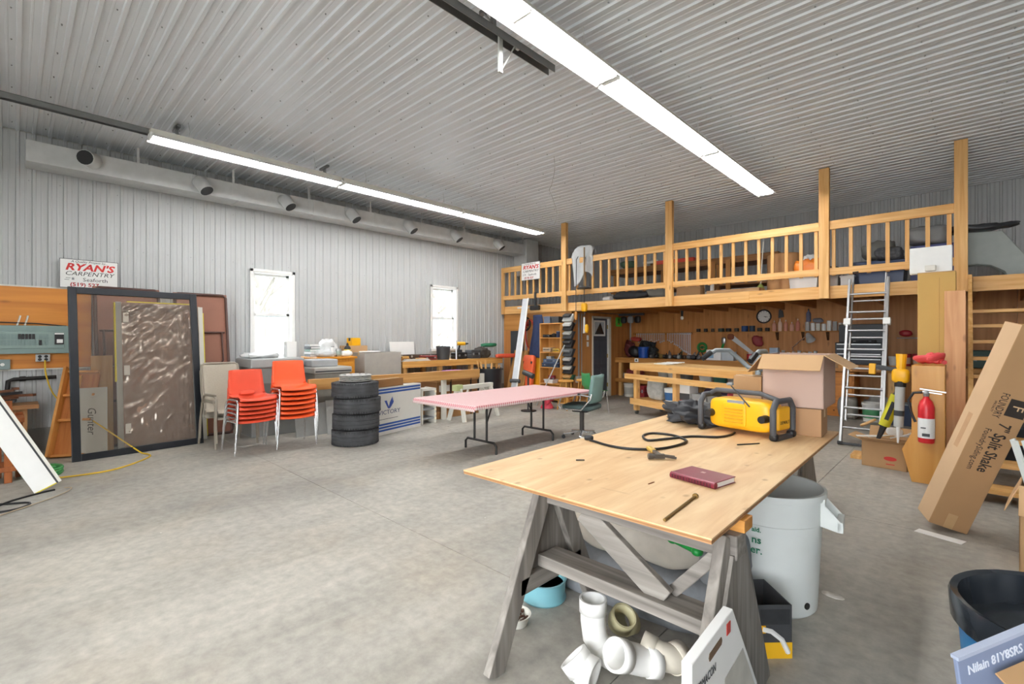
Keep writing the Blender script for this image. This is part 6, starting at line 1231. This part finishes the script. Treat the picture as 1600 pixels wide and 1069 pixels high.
obj('top_bar', B().tube([(-.255, -.02, .25), (-.2, -.02, .285), (.12, -.02, .285), (.22, -.02, .255), (.255, -.02, .245)], .017, 10), MC, RD, smooth=60); obj('antenna', B().cone((.09, -.105, .2), (-.05, -.1, .34), .005, .004, 6), M_DGREY, RD); obj('bolt_head', B().sell((-.05, -.1, .342), (.05, .03, .02), .6, 10, 6), M_GREY, RD)
heap('black_tool_bag', 'limp black fabric bag lying on the plywood left of the radio', 'bag', (-1.5, 3.68, ZT), (.48, .34, .15), mat('#2A2B2F', .55), .7, 11, .9, .3)
heap('grey_bag_lining', 'grey lining of the open black bag beside the radio', 'bag', (-1.46, 3.62, ZT+.1), (.2, .18, .07), mat('#77756E', .8), .4, 12, .8, .3) if False else None
cord('radio_cord', 'black power cord snaking over the plywood from the radio', [tuple(fl(x, y, ZT+.008)) for x, y in ((1148, 676), (1140, 680), (1120, 683), (1080, 682), (1040, 686), (1012, 688), (1005, 681), (1020, 677), (1050, 680), (1068, 686), (1072, 691), (1050, 698), (1020, 702), (980, 701), (950, 696), (930, 690), (922, 688))], .008, M_BLACK)
t = thing('cord_plug', 'black plug at the end of the radio cord near the table edge', 'plug', tuple(fl(920, 688, ZT)), .6); obj('plug_body', B().sell((0, 0, .016), (.06, .035, .03), .5, 12, 8), M_BLACK, t, smooth=60); obj('prong', B().box(-.055, -.03, -.01, -.006, .012, .02).box(-.055, -.03, .006, .01, .012, .02), M_ALU, t)
# cartons on the sheet
carton('lower_carton', 'closed brown carton under the big open one on the plywood', (-.88, 3.80, ZT), .03, (.36, .22, .185), mat('#A8825E', .85, 0, .05, 4))
t = carton('open_carton', 'large open carton with folded flaps stacked on the plywood', (-.875, 3.92, ZT+.188), .03, (.37, .46, .36), mat('#BBA092', .85, 0, .05, 4), flaps=(-.62, -.7, -.9, -.55))
t = carton('narrow_carton', 'narrow brown carton behind the radio on the plywood', (-1.185, 3.84, ZT), .1, (.19, .18, .38), M_CARD); obj('white_tape', B().box(-.096, .096, -.0915, -.09, .2, .24), mat('#C9A98A', .4), t)
# hammer
hp = fl(1034, 718, ZT); HM = thing('claw_hammer', 'worn claw hammer with a wooden handle on the plywood', 'hammer', (hp.x, hp.y, ZT), .78); MI = mat('#5C5650', .45, .6)
obj('hammer_head', B().cone((-.075, 0, .018), (-.04, 0, .018), .016, .014, 12).box(-.04, .015, -.012, .012, .006, .03), MI, HM, bev=.002); obj('claw', B().beam((.01, .008, .02), (.075, .014, .01), .009, .012).beam((.01, -.008, .02), (.075, -.014, .01), .009, .012), MI, HM); obj('handle_neck', B().beam((-.0, .01, .016), (-.005, .12, .016), .02, .018), MI, HM, bev=.003); obj('handle_grip', B().beam((-.005, .12, .016), (-.008, .21, .016), .032, .024), mat('#C9A24A', .6), HM, bev=.008)
# burgundy book
BKM = lean_M(fl(1048, 746, ZT), (0, 0, 1), (fl(1117, 765, ZT)-fl(1048, 746, ZT))); BK = thing('notebook', 'burgundy ring-bound notebook on the plywood', 'book', M=BKM); MBu = mat('#7A2436', .4)
Wb = (fl(1117, 765, ZT)-fl(1048, 746, ZT)).length
obj('cover', B().box(0, Wb, 0, .17, .024, .028).box(0, Wb, 0, .17, 0, .003), MBu, BK, bev=.002); obj('pages', B().box(.006, Wb-.004, .012, .165, .003, .024), M_WHITE, BK); obj('spine', B().cone((0, .006, .014), (Wb, .006, .014), .015, .015, 12), MBu, BK, smooth=40); obj('emblem', B().box(.09, .11, .1, .12, .028, .0283), mat('#C9A9A0', .5), BK)
for k in range(14): obj('ring_slot', B().box(.012+k*(Wb-.02)/14, .02+k*(Wb-.02)/14, -.0105, -.006, .006, .022), mat('#4A1420', .5), BK)
def stick(name, label, a, b_, r, m, head=None, cat='pencil'):
    t = thing(name, label, cat, tuple(fl(a[0], a[1], ZT))); d = fl(b_[0], b_[1], ZT)-fl(a[0], a[1], ZT); obj('shaft', B().cone((0, 0, r), (d.x, d.y, r), r, r, 8), m, t); obj('head', B().cone((d.x, d.y, r), (d.x*1.03, d.y*1.03, r), head or r*.9, head or r*.5, 10), m, t); return t
stick('carriage_bolt', 'long brass-coloured bolt lying near the table corner', (1038, 815), (1086, 778), .0055, mat('#8A6F3E', .4, .6), .012, 'bolt'); stick('pencil', 'dark pencil lying in front of the radio', (1152, 696), (1186, 694), .004, M_BLACK); stick('nail', 'dark nail lying left of the hammer', (900, 720), (913, 720), .0035, M_BLACK, None, 'nail'); stick('wood_splinter', 'tiny reddish splinter left of the notebook', (1013, 757), (1022, 754), .002, mat('#8A4A2A', .6), None, 'splinter')
# white barrel
BR = thing('waste_barrel', 'large white plastic waste barrel under the plywood edge', 'bin', (-.84, 3.04, 0)); MBr = mat('#D6DAD7', .5, 0, .07, 5)
obj('barrel_body', B().lathe([(.235, 0), (.245, .012), (.268, .49), (.274, .495), (.276, .62), (.29, .625), (.29, .66), (.275, .66), (.262, .5), (.235, .03), (0, .03)], 48), MBr, BR, smooth=35)
for ha in (.12, .12+PI):
    hM = Matrix.Rotation(ha, 3, 'Z'); b = B()
    for yv in (-.085, .075): b.prism([(.262, .63), (.262, .49), (.34, .475), (.365, .50), (.355, .53)], 'y', yv, yv+.01)
    b.box(.335, .365, -.085, .085, .475, .53); b.box(.262, .285, -.085, .085, .60, .635); b.v = [tuple(hM @ Vector(v)) for v in b.v]
    obj('grip_handle', b, MBr, BR, bev=.004)
ang = math.atan2(-.55, .85)
obj('drain_hole', B().cone((.249*math.cos(ang+.1), .249*math.sin(ang+.1), .07), (.253*math.cos(ang+.1), .253*math.sin(ang+.1), .07), .018, .018, 14), M_BLACK, BR)
MGt = mat('#1F7A5A', .6)
for k, (tx, sz) in enumerate((('aid.', .034), ('ns', .055), ('er.', .055))):
    a = -1.5; text(tx, sz, MGt, BR, (.279*math.cos(a), .279*math.sin(a), .47-.055*k), (PI/2, 0, a+PI/2), 'CENTER', bold=.0008)
# dog bed
DB = thing('dog_bed', 'grey fabric dog bed under the plywood', 'dog bed', (-1.40, 2.66, 0), .1); MDB = mat('#85888C', .95, 0, .12, 40); MDC = mat('#BDB5A8', .95, 0, .14, 14, .4)
obj('bed_base', B().sell((0, 0, .13), (1.0, .74, .30), .3, 40, 14, .05, 5), MDB, DB, smooth=70); obj('bolster', B().sell((.0, .33, .34), (.95, .2, .24), .5, 32, 12, .12, 5), MDC, DB, smooth=70); obj('bolster', B().sell((-.44, .0, .30), (.2, .6, .2), .5, 28, 12, .12, 5), MDC, DB, smooth=70); obj('bolster', B().sell((.46, .0, .32), (.2, .6, .24), .5, 28, 12, .12, 5), MDB, DB, smooth=70)
obj('cushion', B().sell((.05, -.04, .38), (.80, .60, .24), .55, 48, 20, .14, 5), MDC, DB, smooth=70); obj('piping', B().tube([(.05+.39*math.copysign(abs(math.cos(a))**.55, math.cos(a)), -.04+.29*math.copysign(abs(math.sin(a))**.55, math.sin(a)), .375+.01*math.sin(3*a)) for a in [k*PI/20+.01 for k in range(40)]], .007, 6, True), mat('#77726A', .9), DB)
t = thing('toy_bone', 'bright green plastic bone toy on the dog bed', 'dog toy', tuple(fl(1070, 852, .52)), -.35); obj('bone_shaft', B().cone((-.07, 0, 0), (.07, 0, 0), .016, .016, 12), M_GREEN, t, smooth=40); 
for s in (-1, 1): obj('bone_end', B().sell((s*.075, 0, 0), (.05, .055, .04), .9, 12, 8), M_GREEN, t, smooth=60)
# bowls
WB = thing('water_bowl', 'pale blue water bowl on the floor by the sawhorse', 'bowl', (-1.78, 2.13, 0)); MWb = mat('#7FB9C4', .4, 0, .08); obj('bowl_body', B().lathe([(.125, 0), (.13, .01), (.122, .03), (.128, .11), (.133, .115), (.122, .115), (.11, .03), (0, .025)], 40), MWb, WB, smooth=40); obj('water', B().lathe([(.118, .08), (0, .08)], 32), mat('#7FBAC4', .15, 0, 0), WB)
FB_ = thing('food_bowl', 'small steel bowl of brown kibble beside the sawhorse leg', 'bowl', (-1.72, 1.83, 0)); obj('bowl_body', B().lathe([(.06, 0), (.075, .05), (.08, .052), (.07, .05), (.055, .01), (0, .01)], 30), M_OFFW, FB_, smooth=40); kb = B()
for k in range(40): a, r = random.uniform(0, 2*PI), .06*math.sqrt(random.random()); kb.sell((r*math.cos(a), r*math.sin(a), .035+.008*random.random()), (.018, .018, .012), .9, 6, 4)
obj('kibble', kb, mat('#4A2E1C', .8), FB_, kind='stuff')
# PVC fittings
def pvc(name, label, p, pts, r, m, coll=None):
    t = thing(name, label, 'pipe fitting', p, 0, 'plastic pipe fittings'); P_ = [Vector(q) for q in pts]; n = 24; b = B().tube(P_, r, n); b.f = b.f[:-2]; b.m = b.m[:-2]; obj('pipe_wall', b, m, t, solid=.006, smooth=50)
    for e, f_ in ((P_[0], P_[1]), (P_[-1], P_[-2])):
        d = (f_-e).normalized(); c_ = B().tube([e, e+d*.06], r*1.1, n); c_.f = c_.f[:-2]; c_.m = c_.m[:-2]; obj('hub', c_, m, t, solid=.006, smooth=50)
    return t
MPV = mat('#E9E8E4', .35, 0, .03); MPT = mat('#CFC79E', .45, 0, .06)
pvc('pipe_elbow', 'tall white plastic pipe elbow under the sawhorse', (-1.25, 1.85, 0), [(0, 0, .30), (0, 0, .2), (.01, 0, .13), (.05, .01, .08), (.1, .02, .07)], .055, MPV); pvc('pipe_elbow', 'white plastic elbow with its open end facing the camera', (-1.08, 1.84, 0), [(-.0, -.08, .16), (.02, .0, .12), (.05, .06, .09), (.1, .12, .08)], .058, MPV); pvc('pipe_elbow', 'tan plastic pipe elbow behind the white ones', (-1.2, 2.03, 0), [(.02, -.02, .18), (-.02, .0, .12), (-.04, .05, .085), (-.02, .12, .08)], .052, MPT); pvc('pipe_elbow', 'cream plastic elbow lying right of the open white one', (-1.0, 1.97, 0), [(-.06, -.02, .12), (.02, 0, .1), (.06, .05, .08), (.07, .1, .075)], .055, mat('#DDD5C4', .4)); pvc('pipe_elbow', 'white plastic coupling at the bottom edge of the photo', (-1.22, 1.68, 0), [(-.02, 0, .12), (.02, .01, .08), (.08, .02, .07)], .06, MPV)
# handled cardboard sample case leaning on the trestle
SC = thing('sample_case', 'white handled sample box leaning on the right end of the near sawhorse', 'box', (-.535, 1.26, 0)); TR = (PI/2, 0, PI/2)
obj('case_panel', B().prism([(0, 0), (.68, 0), (.55, .29), (.31, .645), (.0, .62)], 'x', -.03, 0), mat('#E4E4E2', .6, 0, .03), SC, bev=.003); obj('grip_slot', B().prism([(.12, .572), (.21, .58), (.215, .59), (.21, .602), (.12, .594), (.115, .583)], 'x', .0, .002), mat('#6A5440', .8), SC); obj('red_patch', B().box(0, .002, .255, .285, .585, .62), mat('#C23A30', .5), SC); text('DERMACON', .036, M_DGREY, SC, (.0015, .015, .535), TR, 'LEFT', sx=.75); obj('picture_area', B().prism([(.16, .0), (.64, .0), (.54, .27), (.40, .48), (.24, .46), (.2, .3)], 'x', 0, .0015), mat('#B9B7AE', .6, 0, .2, 9), SC)
# black and yellow product box
YB = thing('product_box', 'open black and yellow product box standing beside the white barrel', 'box', (-.735, 2.55, 0), .78); k_ = .004
obj('box_shell', B().box(-.08, .08, -.12, -.12+k_, 0, .25).box(-.08, .08, .12-k_, .12, 0, .25).box(-.08, -.08+k_, -.12, .12, 0, .25).box(.08-k_, .08, -.12, .12, 0, .25).box(-.08, .08, -.12, .12, 0, k_), mat('#3F4042', .55, 0, .15), YB); obj('yellow_base', B().box(-.0815, .0815, -.1215, .1215, 0, .075), mat('#EDB61E', .5), YB); obj('white_arc', B().tube([(-.06, -.1235, .14), (-.02, -.1235, .13), (.03, -.1235, .09), (.06, -.1235, .03)], .012, 6), M_WHITE, YB); obj('yellow_cap', B().box(-.075, -.045, -.124, -.12, .12, .155), M_YEL, YB); obj('print_panel', B().box(-.07, .07, -.1215, -.12, .16, .23), mat('#2C2D2F', .6, 0, .3, 30), YB); obj('side_panel', B().box(.0805, .0815, -.1, .1, .08, .22), mat('#C9C9C4', .6), YB)
heap('clear_packet', 'small clear plastic packet on the floor right of the barrel', 'packet', tuple(fl(1302, 932)), (.11, .07, .012), mat('#CFCBC2', .25), .3, 20)
# under the stairs
case('sander', 'dark green machine on the back bench seen between the stair treads', (.22, 11.3, 1.001), 0, (.4, .3, .3), mat('#2F4A42', .5)); heap('grey_machine', 'black drill press head on the bench behind the stairs', 'power tool', (.7, 11.35, 1.001), (.4, .3, .4), M_BLACK, .25, 6); heap('white_gloves', 'white gloves lying on the bench edge behind the stairs', 'gloves', (.45, 11.08, 1.001), (.2, .12, .09), M_WHITE, .3, 9)
tote('black_tote', 'black storage tote on the floor under the stairs', (.5, 8.3, 0), 0, (.6, .5, .45), M_BLACK, M_DGREY); tote('black_tote', 'dark grey tote behind the black one under the stairs', (.5, 9.2, 0), 0, (.7, .5, .6), M_DGREY, M_BLACK)
can('shelf_tin', 'colourful tin on the bench seen between the upper stair treads', 'can', (1.0, 11.2, 1.001), .09, .25, mat('#4E5F9A', .5), M_RED, mat('#D8D2C8', .5))
